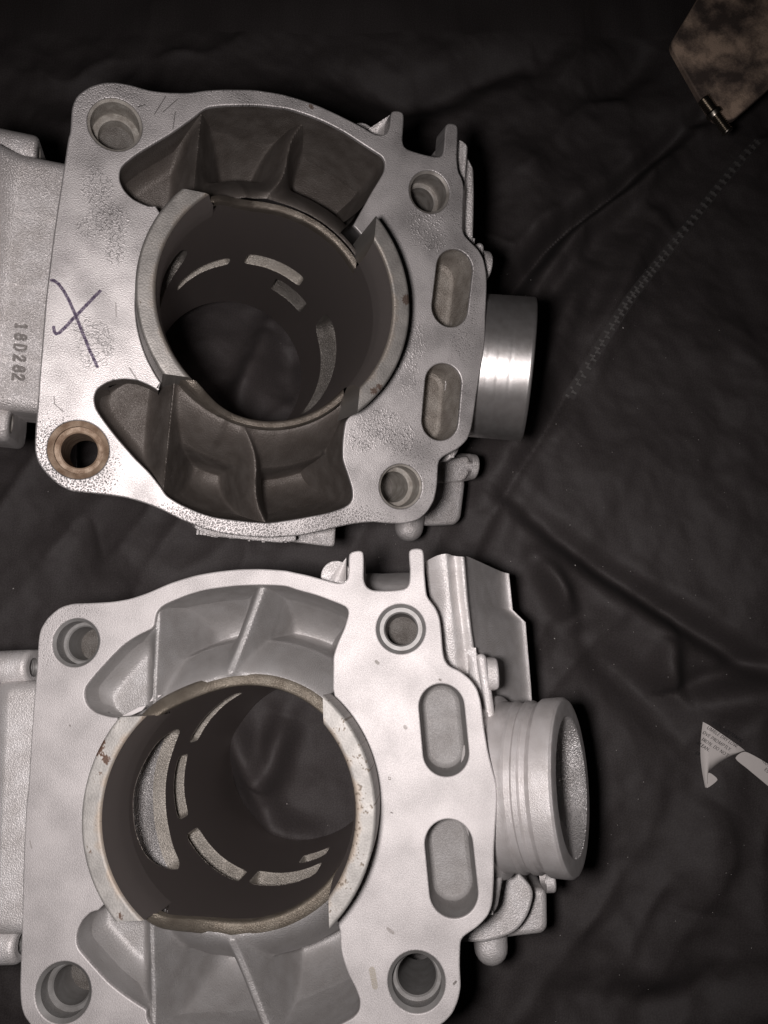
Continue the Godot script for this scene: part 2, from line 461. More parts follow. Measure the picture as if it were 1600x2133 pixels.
	M.tape = material(Color(0.05, 0.044, 0.043), 0.0, 0.9, normals(weave, 256, 3.0), 0.6, 0.12)
	var wood := bytes(noise(FastNoiseLite.TYPE_SIMPLEX, 0.008, 51, 4), 512)
	M.board = material(Color(0.62, 0.51, 0.43), 0.0, 0.75, soft_n, 0.6, 0.02, tint(mix_bytes(wood, grit, 1.6, 0.25, 130), 512, Color(0.42, 0.40, 0.40), Color(1, 0.95, 0.9)))
	M.board.uv1_scale = Vector3.ONE * 12.0
	M.steel = material(Color(0.32, 0.29, 0.25), 1.0, 0.3, soft_n, 0.3, 0.1)
	M.label = material(Color(0.74, 0.69, 0.66), 0.0, 0.8, soft_n, 0.3, 0.05)
	M.ink = material(Color(0.03, 0.028, 0.03), 0.0, 0.8, null, 0, 1)
	M.lint = material(Color(0.5, 0.47, 0.45), 0.0, 0.9, null, 0, 1)

const FACE := Rect2(-72, -76, 152, 152)
const FACE_PX := 1216

# The machined gasket face: grain, pits, corrosion worms, scratches and pen, laid out in the plane of the face.
func gasket_material(worn: bool) -> StandardMaterial3D:
	var n := FACE_PX
	var grain := bytes(noise(FastNoiseLite.TYPE_SIMPLEX, 0.26 if worn else 0.30, 5 if worn else 6, 2), n)
	var worm := bytes(noise(FastNoiseLite.TYPE_SIMPLEX, 0.055, 11, 2), n)
	var pits := bytes(noise(FastNoiseLite.TYPE_SIMPLEX, 0.17, 13), n)
	var blot := bytes(noise(FastNoiseLite.TYPE_SIMPLEX, 0.006, 17, 4), n)
	var h := PackedByteArray(); h.resize(n * n)
	var c := PackedByteArray(); c.resize(n * n * 3)
	var px := n / FACE.size.x
	# patches of relief: x, z, rx, rz, strength
	var patch := PackedFloat32Array(); patch.resize(n * n)
	var pit := PackedFloat32Array(); pit.resize(n * n)
	var worms := [[-51.5, -27, 4, 5, 0.9], [-47.5, -19, 5, 5, 1.0], [-53, -16, 3, 3, .8], [-45, -11, 2.5, 5, .9], [-52.5, -31.5, 1.5, 2, .8], [-47.5, 17, 5, 7, 0.55], [-52, 12, 3, 3, .5],
		[45.5, -36, 6, 6, 0.8], [49, -31, 4, 3, .9], [37.5, 29.5, 7, 5, 0.9], [32, 34, 5, 3.5, 0.8], [44, 32, 4.5, 4.5, 0.9], [43.5, 2, 6, 8, 0.5], [45, 12, 4, 7, .4], [38, -20, 2, 6, .35]] if worn else []
	var holes := [[-55, 53, 14, 12, 1.0], [0, 64, 30, 5, 1.0], [30, 60, 18, 5, 0.8], [-52, -52, 10, 8, 0.5], [0, -62, 40, 4, 0.3], [52, 40, 8, 14, .3], [62, 0, 3.5, 40, 0.35], [55, -50, 9, 14, 0.3]] if worn else [[-55, -55, 12, 5, .5], [-57, -45, 3, 6, .5]]
	for set_ in [[worms, patch], [holes, pit]]:
		var target: PackedFloat32Array = set_[1]
		for w in set_[0]:
			for y in range(maxi(0, int((w[1] - w[3] * 1.4 - FACE.position.y) * px)), mini(n, int((w[1] + w[3] * 1.4 - FACE.position.y) * px))):
				for x in range(maxi(0, int((w[0] - w[2] * 1.4 - FACE.position.x) * px)), mini(n, int((w[0] + w[2] * 1.4 - FACE.position.x) * px))):
					var dx: float = ((x / px + FACE.position.x) - w[0]) / w[2]
					var dz: float = ((y / px + FACE.position.y) - w[1]) / w[3]
					var a: float = clampf(1.35 - sqrt(dx * dx + dz * dz), 0, 0.6) / 0.6 * w[4]
					if a > target[y * n + x]: target[y * n + x] = a
		if set_[0] == worms: patch = target
		else: pit = target
	var lo := 0.66 if worn else 0.74
	for k in n * n:
		var g := grain[k] - 128
		var v := 128.0 + g * (0.11 if worn else 0.11)
		var shade := 0.92 + (blot[k] - 128) * (0.0011 if worn else 0.0006) + g * 0.0009
		if patch[k] > 0.02:
			var r := absf(worm[k] - 128.0)
			if r < 18 and patch[k] * 255 > 40 + absf(blot[k] - 128.0) * 0.8:
				v += (18 - r) * 6.0 * patch[k]
				shade += (0.07 if grain[k] > 116 else -0.08) * patch[k]
		if pit[k] > 0.02 and pits[k] > 240 - 56 * pit[k]:
			v -= minf(50.0, (pits[k] - (240 - 56 * pit[k])) * 2.0)
			shade -= 0.20 if worn else 0.10
		h[k] = clampi(int(v), 0, 255)
		var s8 := clampi(int(shade * 255), 0, 255)
		c[k * 3] = s8; c[k * 3 + 1] = clampi(s8 - 1, 0, 255); c[k * 3 + 2] = clampi(s8 - 2, 0, 255)
	# strokes: [points, width mm, colour, strength, depth]
	var strokes := []
	if worn:
		var pen := Color(0.27, 0.22, 0.33)
		strokes = [[[-60.9, 0.7, -60.2, 0.7, -58.9, 1.5, -57.4, 3.2, -55.8, 5.6, -54.0, 8.9, -52.1, 12.7, -50.4, 16.0, -49.0, 18.8, -47.7, 21.0, -46.7, 22.8], 0.85, pen, 0.95, 0], [[-48, 1.6, -49.4, 3.5, -51.2, 6.1, -52.8, 8.4, -54.5, 10.7, -56.2, 13.3, -57.5, 14.9, -58.3, 15.3, -58.8, 14.8, -59.1, 13.6], 0.85, pen, 0.95, 0],
			[[-38.2, -51.3, -35.7, -57.0], 0.22, Color(.2, .19, .18), 0.7, 20], [[-35.9, -52.5, -32.3, -57.1], 0.22, Color(.2, .19, .18), 0.7, 20], [[-32.8, -48.2, -32.6, -53.2], 0.2, Color(.2, .19, .18), 0.7, 20],
			[[-42.8, -52.3, -41, -53.4], 0.25, Color(.2, .19, .18), 0.7, 20], [[-57.2, 32.7, -56.8, 34.8, -54.4, 36.6], 0.25, Color(.25, .24, .23), 0.7, 0], [[6, -64, 6.5, -63.6], 1.1, Color(.35, .24, .17), 0.7, 0],
			[[-42, 26, -40.5, 29, -39.6, 31.5], 0.9, Color(.35, .34, .33), 0.6, 0], [[-38, 22, -34.5, 26.5], 0.5, Color(.3, .29, .28), 0.5, 0], [[-43.5, 4, -43, 8], .3, Color(.4, .38, .37), .5, 0]]
	else:
		strokes = [[[38.6, -36.9, 39.1, -36.4], 0.9, Color(.42, .4, .37), 0.7, 0], [[45.9, -18.6, 46.1, -18.3], 1.0, Color(.5, .48, .46), 0.6, 0], [[40.7, -5.3, 41.3, -5.1, 41.2, -4.6, 40.7, -4.7, 40.7, -5.3], 0.18, Color(.45, .43, .4), 0.8, 0],
			[[55.6, 47.5, 56.2, 46.9], 0.5, Color(.3, .28, .25), 0.8, 0], [[34.2, 43.5, 34.8, 47.5], 1.6, Color(.66, .62, .50), 0.5, 0], [[38.8, 33.5, 40.2, 34.6], .8, Color(.5, .47, .44), .5, 0], [[56.3, -31.1, 56.6, -30.9], 0.6, Color(.3, .28, .25), 0.7, 0],
			[[61.5, 9.7, 61.5, 10.2], .35, Color(.25, .22, .18), .8, 0], [[-49.7, -22.8, -49.6, -22.6], 0.4, Color(.3, .28, .25), 0.7, 0], [[-60, 8, -59.4, 10], 0.3, Color(.55, .53, .5), .6, 0], [[41, 4, 41.4, 4.2], .3, Color(.3, .28, .26), .8, 0], [[50, 14, 50.2, 14.1], .35, Color(.3, .28, .26), .8, 0]]
	for q in strokes:
		var w: float = q[1] * 0.5
		for i in range(0, q[0].size() - 2, 2):
			var a := Vector2(q[0][i], q[0][i + 1])
			var b := Vector2(q[0][i + 2], q[0][i + 3])
			for y in range(maxi(0, int((minf(a.y, b.y) - w - 0.3 - FACE.position.y) * px)), mini(n, int((maxf(a.y, b.y) + w + 0.3 - FACE.position.y) * px) + 1)):
				for x in range(maxi(0, int((minf(a.x, b.x) - w - 0.3 - FACE.position.x) * px)), mini(n, int((maxf(a.x, b.x) + w + 0.3 - FACE.position.x) * px) + 1)):
					var d := seg_dist(Vector2(x, y) / px + FACE.position, a, b).x
					var k := y * n + x
					var t: float = clampf((w - d) / 0.12 + 0.5, 0, 1) * q[3] * clampf(0.75 + (grain[k] - 128) * 0.006, 0, 1)
					if t > 0:
						c[k * 3] = int(lerpf(c[k * 3], minf(c[k * 3], q[2].r8), t))
						c[k * 3 + 1] = int(lerpf(c[k * 3 + 1], minf(c[k * 3 + 1], q[2].g8), t))
						c[k * 3 + 2] = int(lerpf(c[k * 3 + 2], minf(c[k * 3 + 2], q[2].b8), t))
						h[k] = clampi(int(h[k] - q[4] * t), 0, 255)
	var m := StandardMaterial3D.new()
	m.albedo_color = (Color(0.45, 0.43, 0.427) if worn else Color(0.56, 0.535, 0.532)).linear_to_srgb()
	m.albedo_texture = ImageTexture.create_from_image(Image.create_from_data(n, n, false, Image.FORMAT_RGB8, c))
	m.metallic = 0.68 if worn else 0.32
	m.roughness = 0.54 if worn else 0.60
	m.normal_enabled = true
	m.normal_texture = normals(h, n, 6.0)
	m.normal_scale = 0.7
	return m

# machined sleeve end: faint stains, pitting and rust, laid out in the plane of the face
const RING := Rect2(-40, -40, 80, 80)

func sleeve_material(worn: bool) -> StandardMaterial3D:
	var n := 640
	var grain := bytes(noise(FastNoiseLite.TYPE_SIMPLEX, 0.16, 61 if worn else 62, 2), n)
	var spots := bytes(noise(FastNoiseLite.TYPE_SIMPLEX, 0.07, 63, 3), n)
	var blot := bytes(noise(FastNoiseLite.TYPE_SIMPLEX, 0.014, 64, 4), n)
	var c := PackedByteArray(); c.resize(n * n * 3)
	var h := PackedByteArray(); h.resize(n * n)
	var dots := [[36.5, -6, 1.3, .6], [29.5, 21.5, 1.0, .7], [31, 20, 0.8, .7], [-34, -17.2, 1.6, 0.9], [-33.5, -18.8, 1.1, 0.9], [-34.4, -15.8, 0.9, 0.9], [-32.2, -14.6, 1.2, 0.85], [-33, -15.6, 1.0, .9], [-27.5, 23.6, 0.8, .8], [-33.4, -11, .5, .7], [-35.5, 8, .5, .6]]
	for y in n:
		for x in n:
			var k := y * n + x
			var p := Vector2(x, y) / 8.0 + RING.position
			var r := p.length()
			var g := (grain[k] - 128) / 128.0
			var b := (blot[k] - 128) / 128.0
			var col := Color(0.90, 0.90, 0.90) * (1.0 + b * 0.10 + g * 0.05)
			# brown tint towards the bore
			var warm := clampf((34.6 - r) / 1.6 + b * 0.8, 0, 1) * (0.35 if worn else 0.6)
			col = col.lerp(Color(0.80, 0.72, 0.64), warm)
			var hh := 128.0 + g * 18.0
			var many := clampf(0.72 + b * 1.3, 0.25, 1.1) if (not worn and p.x > 0) else clampf(0.35 + b * 0.5, 0.1, 0.6)
			var s := (spots[k] - 128) / 128.0
			if s > 1.0 - many * 0.62:
				var q := clampf((s - (1.0 - many * 0.62)) * 5.0, 0, 1)
				col = col.lerp(Color(0.56, 0.51, 0.46), q * 0.8)
				hh -= 40.0 * q
			for d in dots:
				if worn != (d[0] > 0): continue
				var e := p.distance_to(Vector2(d[0], d[1])) + g * 0.45 + b * 0.5
				if e < d[2]: col = col.lerp(Color(0.46, 0.34, 0.28), clampf((d[2] - e) * 2.5, 0, 1) * d[3])
			c[k * 3] = clampi(int(col.r * 255), 0, 255)
			c[k * 3 + 1] = clampi(int(col.g * 255), 0, 255)
			c[k * 3 + 2] = clampi(int(col.b * 255), 0, 255)
			h[k] = clampi(int(hh), 0, 255)
	var m := StandardMaterial3D.new()
	m.albedo_color = (Color(0.22, 0.207, 0.193) if worn else Color(0.43, 0.412, 0.388)).linear_to_srgb()
	m.albedo_texture = ImageTexture.create_from_image(Image.create_from_data(n, n, false, Image.FORMAT_RGB8, c))
	m.metallic = 0.5 if worn else 0.35
	m.roughness = 0.52 if worn else 0.62
	m.normal_enabled = true
	m.normal_texture = normals(h, n, 4.0)
	m.normal_scale = 0.5
	return m

# ------------------------------------------------------------------ cylinder pieces
const RIM := [[0, -4.2], [60, -4.4], [80, -4.0], [95, -3.0], [104, -1.6], [110, 1.0], [114, 3.4], [120, 8.2], [124, 11.4], [128, 13.0], [133, 13.6]]

func rim_h(deg: float) -> float:
	return table(RIM, absf(deg))

func left_end(r: float) -> float: return 180.0 - rad_to_deg(asin(25.0 / r))
func right_end(r: float) -> float: return rad_to_deg(acos(25.4 / r))

func polar(r: float, deg: float, h: float) -> Vector3:
	return Vector3(r * cos(deg_to_rad(deg)), h, r * sin(deg_to_rad(deg)))

# the two standing tongues of the sleeve, with their cut ends
func tongue(s: Shape, inner: Shape, left: bool) -> void:
	var prof := [Vector2(SLEEVE, -16), Vector2(SLEEVE, TONGUE - 1.0), Vector2(SLEEVE - 0.15, TONGUE - 0.4), Vector2(SLEEVE - 0.5, TONGUE - 0.08), Vector2(SLEEVE - 0.9, TONGUE), Vector2(34.0, TONGUE), Vector2(33.5, TONGUE - 0.1), Vector2(33.15, TONGUE - 0.35), Vector2(32.95, TONGUE - 0.8), Vector2(32.6, TONGUE - 4.0), Vector2(31.9, TONGUE - 8), Vector2(BORE, 6), Vector2(BORE, 1.0)]
	var n := 110
	var pts := PackedVector3Array()
	for i in n + 1:
		for p in prof:
			var a0: float = left_end(p.x) if left else -right_end(p.x)
			var a1: float = 360.0 - left_end(p.x) if left else right_end(p.x)
			pts.append(polar(p.x, lerpf(a0, a1, float(i) / n), p.y))
	# outer wall must face outwards: reverse the profile order
	var np := prof.size()
	var rev := PackedVector3Array()
	for i in n + 1:
		for k in np:
			rev.append(pts[i * np + np - 1 - k])
	# the bore side is dark honed metal, the rest machined steel
	var cut := 5
	var a_in := PackedVector3Array()
	var a_out := PackedVector3Array()
	for i in n + 1:
		for k in cut: a_in.append(rev[i * np + k])
		for k in range(cut - 1, np): a_out.append(rev[i * np + k])
	inner.grid(n + 1, cut, a_in)
	s.grid(n + 1, np - cut + 1, a_out)
	for e in 2:
		var ids := []
		var mid := Vector3.ZERO
		for k in np:
			var q := pts[(n * e) * np + k]
			mid += q
			ids.append(s.add(q))
		var low := pts[(n * e) * np]
		var c := s.add(Vector3(lerpf(low.x, pts[(n * e) * np + np - 1].x, 0.5), 2.0, lerpf(low.z, pts[(n * e) * np + np - 1].z, 0.5)))
		for k in np:
			var k2 := (k + 1) % np
			if e == 0: s.tri(ids[k], c, ids[k2])
			else: s.tri(ids[k], ids[k2], c)

# the cut-down lip of the sleeve in the two transfer openings
func lip(s: Shape, side: float, wide: float) -> void:
	var n := 130
	var pts := PackedVector3Array()
	var prof := [[BORE, -3.5], [BORE, -1.2], [BORE + 0.15, -0.6], [BORE + 0.5, -0.22], [BORE + 1.1, 0.0], [BORE + 2.0, -0.05], [BORE + wide - 0.8, -0.5], [BORE + wide, -1.4], [BORE + wide + 0.3, -3.0], [BORE + wide + 0.35, -18]]
	for i in n + 1:
		var row := []
		for p in prof:
			var a := lerpf(right_end(p[0]) - 1.0, left_end(p[0]) + 0.5, float(i) / n)
			var t: float = clampf((a - 104) / 20.0, 0, 1)
			row.append(polar(p[0], a * side, rim_h(a) + p[1] - (p[0] - BORE) * t * 0.5))
		for k in row.size(): pts.append(row[k] if side > 0 else row[row.size() - 1 - k])
	if side > 0: s.grid(n + 1, prof.size(), pts)
	else:
		s.grid(n + 1, prof.size(), pts)

# bore wall with its port windows: planned flat (arc length, height), then rolled up
func bore_wall(s: Shape, ports: Array, from: float) -> void:
	var outer := PackedVector2Array()
	var k := deg_to_rad(1.0) * (BORE + 0.04)
	for i in range(0, 181):
		var a := from + i * 2.0
		outer.append(Vector2(a * k, -122))
	for y in range(-118, -6, 4): outer.append(Vector2((from + 360.0) * k, y))
	var turns := []
	for i in 361: turns.append(float(i))
	for e in [right_end(BORE), left_end(BORE)]:
		for d in [-0.06, 0.06]:
			for g in [-1.0, 1.0]: turns.append(fposmod(g * (e + d) - from, 360.0))
	turns.sort()
	turns.reverse()
	for i in turns:
		var a: float = from + i
		var w := wrapf(a, -180, 180)
		var top := 1.6
		if absf(w) > right_end(BORE) and absf(w) < left_end(BORE): top = rim_h(w) - 3.0
		outer.append(Vector2(a * k, top))
	for y in range(-8, -120, -4): outer.append(Vector2(from * k, y))
	var fill := PackedVector2Array()
	for y in 30:
		for i in range(0, 119):
			var p := Vector2((from + 1.5 + i * 3.0 + (1.5 if y % 2 else 0.0)) * k, -120 + y * 4.0)
			if not Geometry2D.is_point_in_polygon(p, outer): continue
			fill.append(p)
	var holes := []
	for p in ports: holes.append(ccw(p))
	face(s, outer, holes, 0.0, false, fill)
	for i in s.v.size():
		var a := s.v[i].x / (BORE + 0.04)
		s.v[i] = Vector3((BORE + 0.04) * cos(a), s.v[i].z, (BORE + 0.04) * sin(a))

# window outline in (arc length, height) from degrees and heights
func window(a0: float, a1: float, top: float, low: float, r := 2.6) -> PackedVector2Array:
	var k := deg_to_rad(1.0) * (BORE + 0.04)
	return smooth_line(rounded([Vector2(a0 * k, low), Vector2(a1 * k, low), Vector2(a1 * k, top), Vector2(a0 * k, top)], r), 0.9)

func window_of(pts: Array) -> PackedVector2Array:
	var k := deg_to_rad(1.0) * (BORE + 0.04)
	var p := flat(pts)
	for i in p.size(): p[i].x *= k
	return smooth_line(p, 0.9)

# passage behind a window: a chamfered machined throat, then the cast duct closed by a curved back
func passage(throat: Shape, duct: Shape, win: PackedVector2Array, deep: float, drop: float) -> void:
	win = ccw(win)
	var n := win.size()
	var mid := Vector2.ZERO
	for p in win: mid += p / n
	var small := inset(win, 0.45)
	var prev := -1
	for st in [[0.0, 0.0, 0], [0.04, 1.0, 0], [0.30, 1.0, 0], [0.30, 1.0, 1], [0.6, 1.0, 1], [0.85, 0.9, 1], [1.0, 0.7, 1], [1.06, 0.35, 1]]:
		var s: Shape = duct if st[2] else throat
		var at := s.v.size()
		var d: float = st[0]
		for k in n:
			var q: Vector2 = win[k].lerp(small[k], minf(st[1], 1.0)) if d < 0.1 else small[k]
			if d > 0.7: q = mid + (small[k] - mid) * st[1]
			var a: float = q.x / (BORE + 0.04)
			var r: float = BORE - 0.02 + deep * d
			var sag: float = drop * maxf(0.0, d - 0.3) * (1.0 + 0.5 * sin(a * 9.0))
			s.add(Vector3(r * cos(a), q.y - sag, r * sin(a)))
		if prev >= 0:
			for i in n:
				var j := (i + 1) % n
				s.quad(prev + i, prev + j, at + j, at + i)
		prev = at
		if st[0] == 0.30 and st[2] == 0: prev = -1
	var a2 := mid.x / (BORE + 0.04)
	var c := duct.add(Vector3((BORE + deep * 1.08) * cos(a2), mid.y - drop, (BORE + deep * 1.08) * sin(a2)))
	for i in n: duct.tri(prev + i, prev + (i + 1) % n, c)

# floor of a transfer pocket as relief round the bore: lip shelf, deep duct, rib and divider
func pocket_h(x: float, z: float, r: float, deg: float, edge: float, u: Dictionary) -> float:
	var zz := absf(z)
	var ze := minf(rim_h(deg) - 0.9, -1.2)
	var a := clampf((r - 35.0) / 10.0, 0, 1)
	var h := ze - 15.0 * pow(a, 1.45)
	h -= 21.0 * smoothstep(45.0, 49.0, r)
	var e := maxf(0.0, 13.0 - edge)
	h += minf(0.15 * e * e, 22.0) * smoothstep(44.0, 50.0, r)
	var dx := x + 25.6
	var t := clampf((zz - 30.0) / 22.0, 0, 1)
	var crest := minf(-0.35 - 2.2 * t * t, -0.3)
	if dx < 0:
		var e2 := maxf(0.0, 5.0 - edge)
		var left := lerpf(crest, u.left_deep + minf(0.3 * e2 * e2, 6.0), pow(smoothstep(-0.3, 7.0, -dx), 0.8))
		h = left
	else:
		h = smax(h, crest - 4.0 * maxf(dx - u.thick * 1.5, 0), 5.0)
	var q := seg_dist(Vector2(x, zz), Vector2(-3.4, 36.0), Vector2(5.9, 62.5))
	var bow: float = u.bow * sin(q.y * PI * 2.0)
	q = seg_dist(Vector2(x - bow, zz), Vector2(-3.4, 36.0), Vector2(5.9, 62.5))
	var d := maxf(q.x - u.thick * 1.0, 0.0)
	var steep := 1.0 if x - bow > lerpf(-3.4, 5.9, q.y) else 0.0
	var rib := lerpf(-3.4, -7.5, q.y) - lerpf(1.6, 3.4, steep) * d - 0.4 * d * d
	h = smax(h, rib, 4.0 + 1.5 * (1 - q.y))
	return h

func pocket_floor(s: Shape, loop: PackedVector2Array, side: float, u: Dictionary) -> void:
	var a0 := 40.0
	var a1 := 152.0
	var na := 240
	var nr := 84
	var closed := PackedVector2Array(loop)
	closed.append(Vector2.ZERO)
	var pts := PackedVector3Array()
	for i in na + 1:
		var deg := lerpf(a0, a1, float(i) / na) * side
		var dir := Vector2.from_angle(deg_to_rad(deg))
		var far := 36.0
		for k in loop.size() - 1:
			var hit = Geometry2D.segment_intersects_segment(Vector2.ZERO, dir * 90.0, loop[k], loop[k + 1])
			if hit != null: far = maxf(far, (hit as Vector2).length() + 0.5)
		var row := PackedVector3Array()
		for j in nr + 1:
			var r := lerpf(34.6, far, float(j) / nr)
			var p := dir * r
			row.append(Vector3(p.x, pocket_h(p.x, p.y, r, deg, far - r, u), p.y))
		if side < 0: row.reverse()
		pts.append_array(row)
	if side > 0:
		var flip := PackedVector3Array()
		for i in na + 1:
			for j in nr + 1: flip.append(pts[i * (nr + 1) + nr - j])
		pts = flip
		s.grid(na + 1, nr + 1, pts)
	else:
		var flip := PackedVector3Array()
		for i in na + 1:
			for j in nr + 1: flip.append(pts[i * (nr + 1) + nr - j])
		s.grid(na + 1, nr + 1, flip)

# outer wall of a transfer pocket, leaning inwards with depth
func pocket_wall(s: Shape, loop: PackedVector2Array) -> void:
	var n := loop.size()
	var pts := PackedVector3Array()
	for i in n:
		var t := (loop[mini(i + 1, n - 1)] - loop[maxi(i - 1, 0)]).normalized()
		var inward := Vector2(t.y, -t.x)
		if inward.dot(-loop[i]) < 0: inward = -inward
		for k in 13:
			var d := k / 12.0
			var off := 6.5 * d * d
			var p := loop[i] + inward * (off - 0.02)
			pts.append(Vector3(p.x, -0.9 - 41.0 * d, p.y))
	s.grid(n, 13, pts)

# drilled hole with counterbore; profile rises inside
func bolt_bore(s: Shape, c: Vector2, r: float, r2: float, ledge: float, deep: float, chamfer: float) -> void:
	s.lathe([Vector2(r2, -deep), Vector2(r2, -ledge - 0.4), Vector2(r2 + 0.4, -ledge), Vector2(r - chamfer, -ledge), Vector2(r - chamfer, -chamfer - 0.25), Vector2(r - 0.02, -0.32)], 56, Transform3D(Basis.IDENTITY, Vector3(c.x, 0, c.y)))

func threads(s: Shape, at: Vector3, axis: Vector3, r: float, deep: float) -> void:
	var y := axis.normalized()
	var z := y.cross(Vector3(0.1, 0.9, 0.3)).normalized()
	var x := y.cross(z)
	var prof := [Vector2(0.01, -deep)]
	var n := int(deep / 0.45)
	for k in n:
		var h := -deep + k * 0.9
		if h > -0.3: break
		prof.append(Vector2(r, h)); prof.append(Vector2(r - 0.42, h + 0.45))
	prof.append(Vector2(r, -0.05)); prof.append(Vector2(r + 0.25, 0.06))
	s.lathe(prof, 28, Transform3D(Basis(x, y, z), at))

const GLYPHS := {
	"1": [[0.5, 0.0, 1.3, 0.0], [0.9, 0.0, 0.9, 3.0, 0.45, 2.55]],
	"8": [[0.9, 1.6, 0.45, 1.8, 0.3, 2.3, 0.5, 2.8, 0.9, 3.0, 1.3, 2.8, 1.5, 2.3, 1.35, 1.8, 0.9, 1.6, 0.35, 1.35, 0.15, 0.8, 0.4, 0.2, 0.9, 0.0, 1.4, 0.2, 1.65, 0.8, 1.45, 1.35, 0.9, 1.6]],
	"D": [[0.3, 0.0, 0.3, 3.0, 1.0, 3.0, 1.5, 2.6, 1.75, 1.5, 1.5, 0.4, 1.0, 0.0, 0.3, 0.0]],
	"2": [[0.3, 2.3, 0.5, 2.8, 0.95, 3.0, 1.4, 2.75, 1.5, 2.2, 1.25, 1.6, 0.6, 0.8, 0.25, 0.0, 1.65, 0.0]]}

func stamp_depth(p: Vector2, segs: Array) -> float:
	var d := 9.0
	for q in segs: d = minf(d, seg_dist(p, q[0], q[1]).x)
	return 0.75 * (1.0 - smoothstep(0.14, 0.40, d))

func stamp_lines() -> Array:
	var segs := []
	var at := 12.0
	var row := 0
	for ch in "18D282":
		for line in GLYPHS[ch]:
			for i in range(0, line.size() - 2, 2):
				segs.append([Vector2(-70.25 + line[i + 1] * 0.97 + row * 0.13, at + line[i]), Vector2(-70.25 + line[i + 3] * 0.97 + row * 0.13, at + line[i + 2])])
		at += 3.05 if row < 4 else 2.35
		row += 1
	return segs

# boxy intake casting beside the face; its top is a fine relief so that the stamped number is cut into it
func intake_block(s: Shape, u: Dictionary) -> void:
	var segs := stamp_lines() if u.worn else []
	var prof := []      # (z, drop)
	for k in 7: prof.append(Vector2(-u.half, 40.0 - 5.4 * k))
	for k in 9:
		var a := PI / 2 * k / 9
		prof.append(Vector2(-u.half + 5.0 * (1 - cos(a)), 5.0 * (1 - sin(a))))
	var m := int((u.half - 5.0) * 2 / 0.2)
	for k in m + 1: prof.append(Vector2(lerpf(-u.half + 5.0, u.half - 5.0, float(k) / m), 0))
	for k in range(1, 10):
		var a := PI / 2 * k / 9
		prof.append(Vector2(u.half - 5.0 + 5.0 * sin(a), 5.0 * (1 - cos(a))))
	for k in 7: prof.append(Vector2(u.half, 7.6 + 5.4 * k))
	var nx := 138
	var pts := PackedVector3Array()
	for i in nx + 1:
		var x := -79.0 + i * 0.2
		var lift: float = u.ramp * pow(maxf(0.0, -x - 73.2), 1.4) * 0.45
		for p in prof:
			var h: float = u.top + lift - p.y
			if p.y == 0.0:
				h -= 0.28 * smoothstep(-0.15, 0.15, p.x - 1.5) if u.worn else 0.0
				if x > -71.5 and x < -65.5 and p.x > 10.5 and p.x < 32.0: h -= stamp_depth(Vector2(x, p.x), segs)
			pts.append(Vector3(x, h, p.x))
	# wanted normal up: dz x dx
	var t := PackedVector3Array(); t.resize(pts.size())
	var np := prof.size()
	for i in nx + 1:
		for k in np: t[k * (nx + 1) + i] = pts[i * np + k]
	s.grid(np, nx + 1, t)

# a plate standing across x, given as a loop of (z, h)
func standing_plate(s: Shape, loop: PackedVector2Array, holes: Array, x0: float, x1: float, bevel: float) -> void:
	var o := s.v.size()
	plate(s, loop, holes, 0.0, x1 - x0, bevel, 3.0)
	# local (X, Y, Z) = (z, out, h)  ->  world (out + x1, h, z)
	for i in range(o, s.v.size()):
		var p := s.v[i]
		s.v[i] = Vector3(x1 + p.y, p.z, p.x)

func arm(called: String, loop: PackedVector2Array, h: float, depth: float, bevel: float, mat: Material, parent: Node) -> MeshInstance3D:
	var s := Shape.new()
	plate(s, loop, [], h, depth, bevel)
	return commit(called, s, mat, parent, 50)

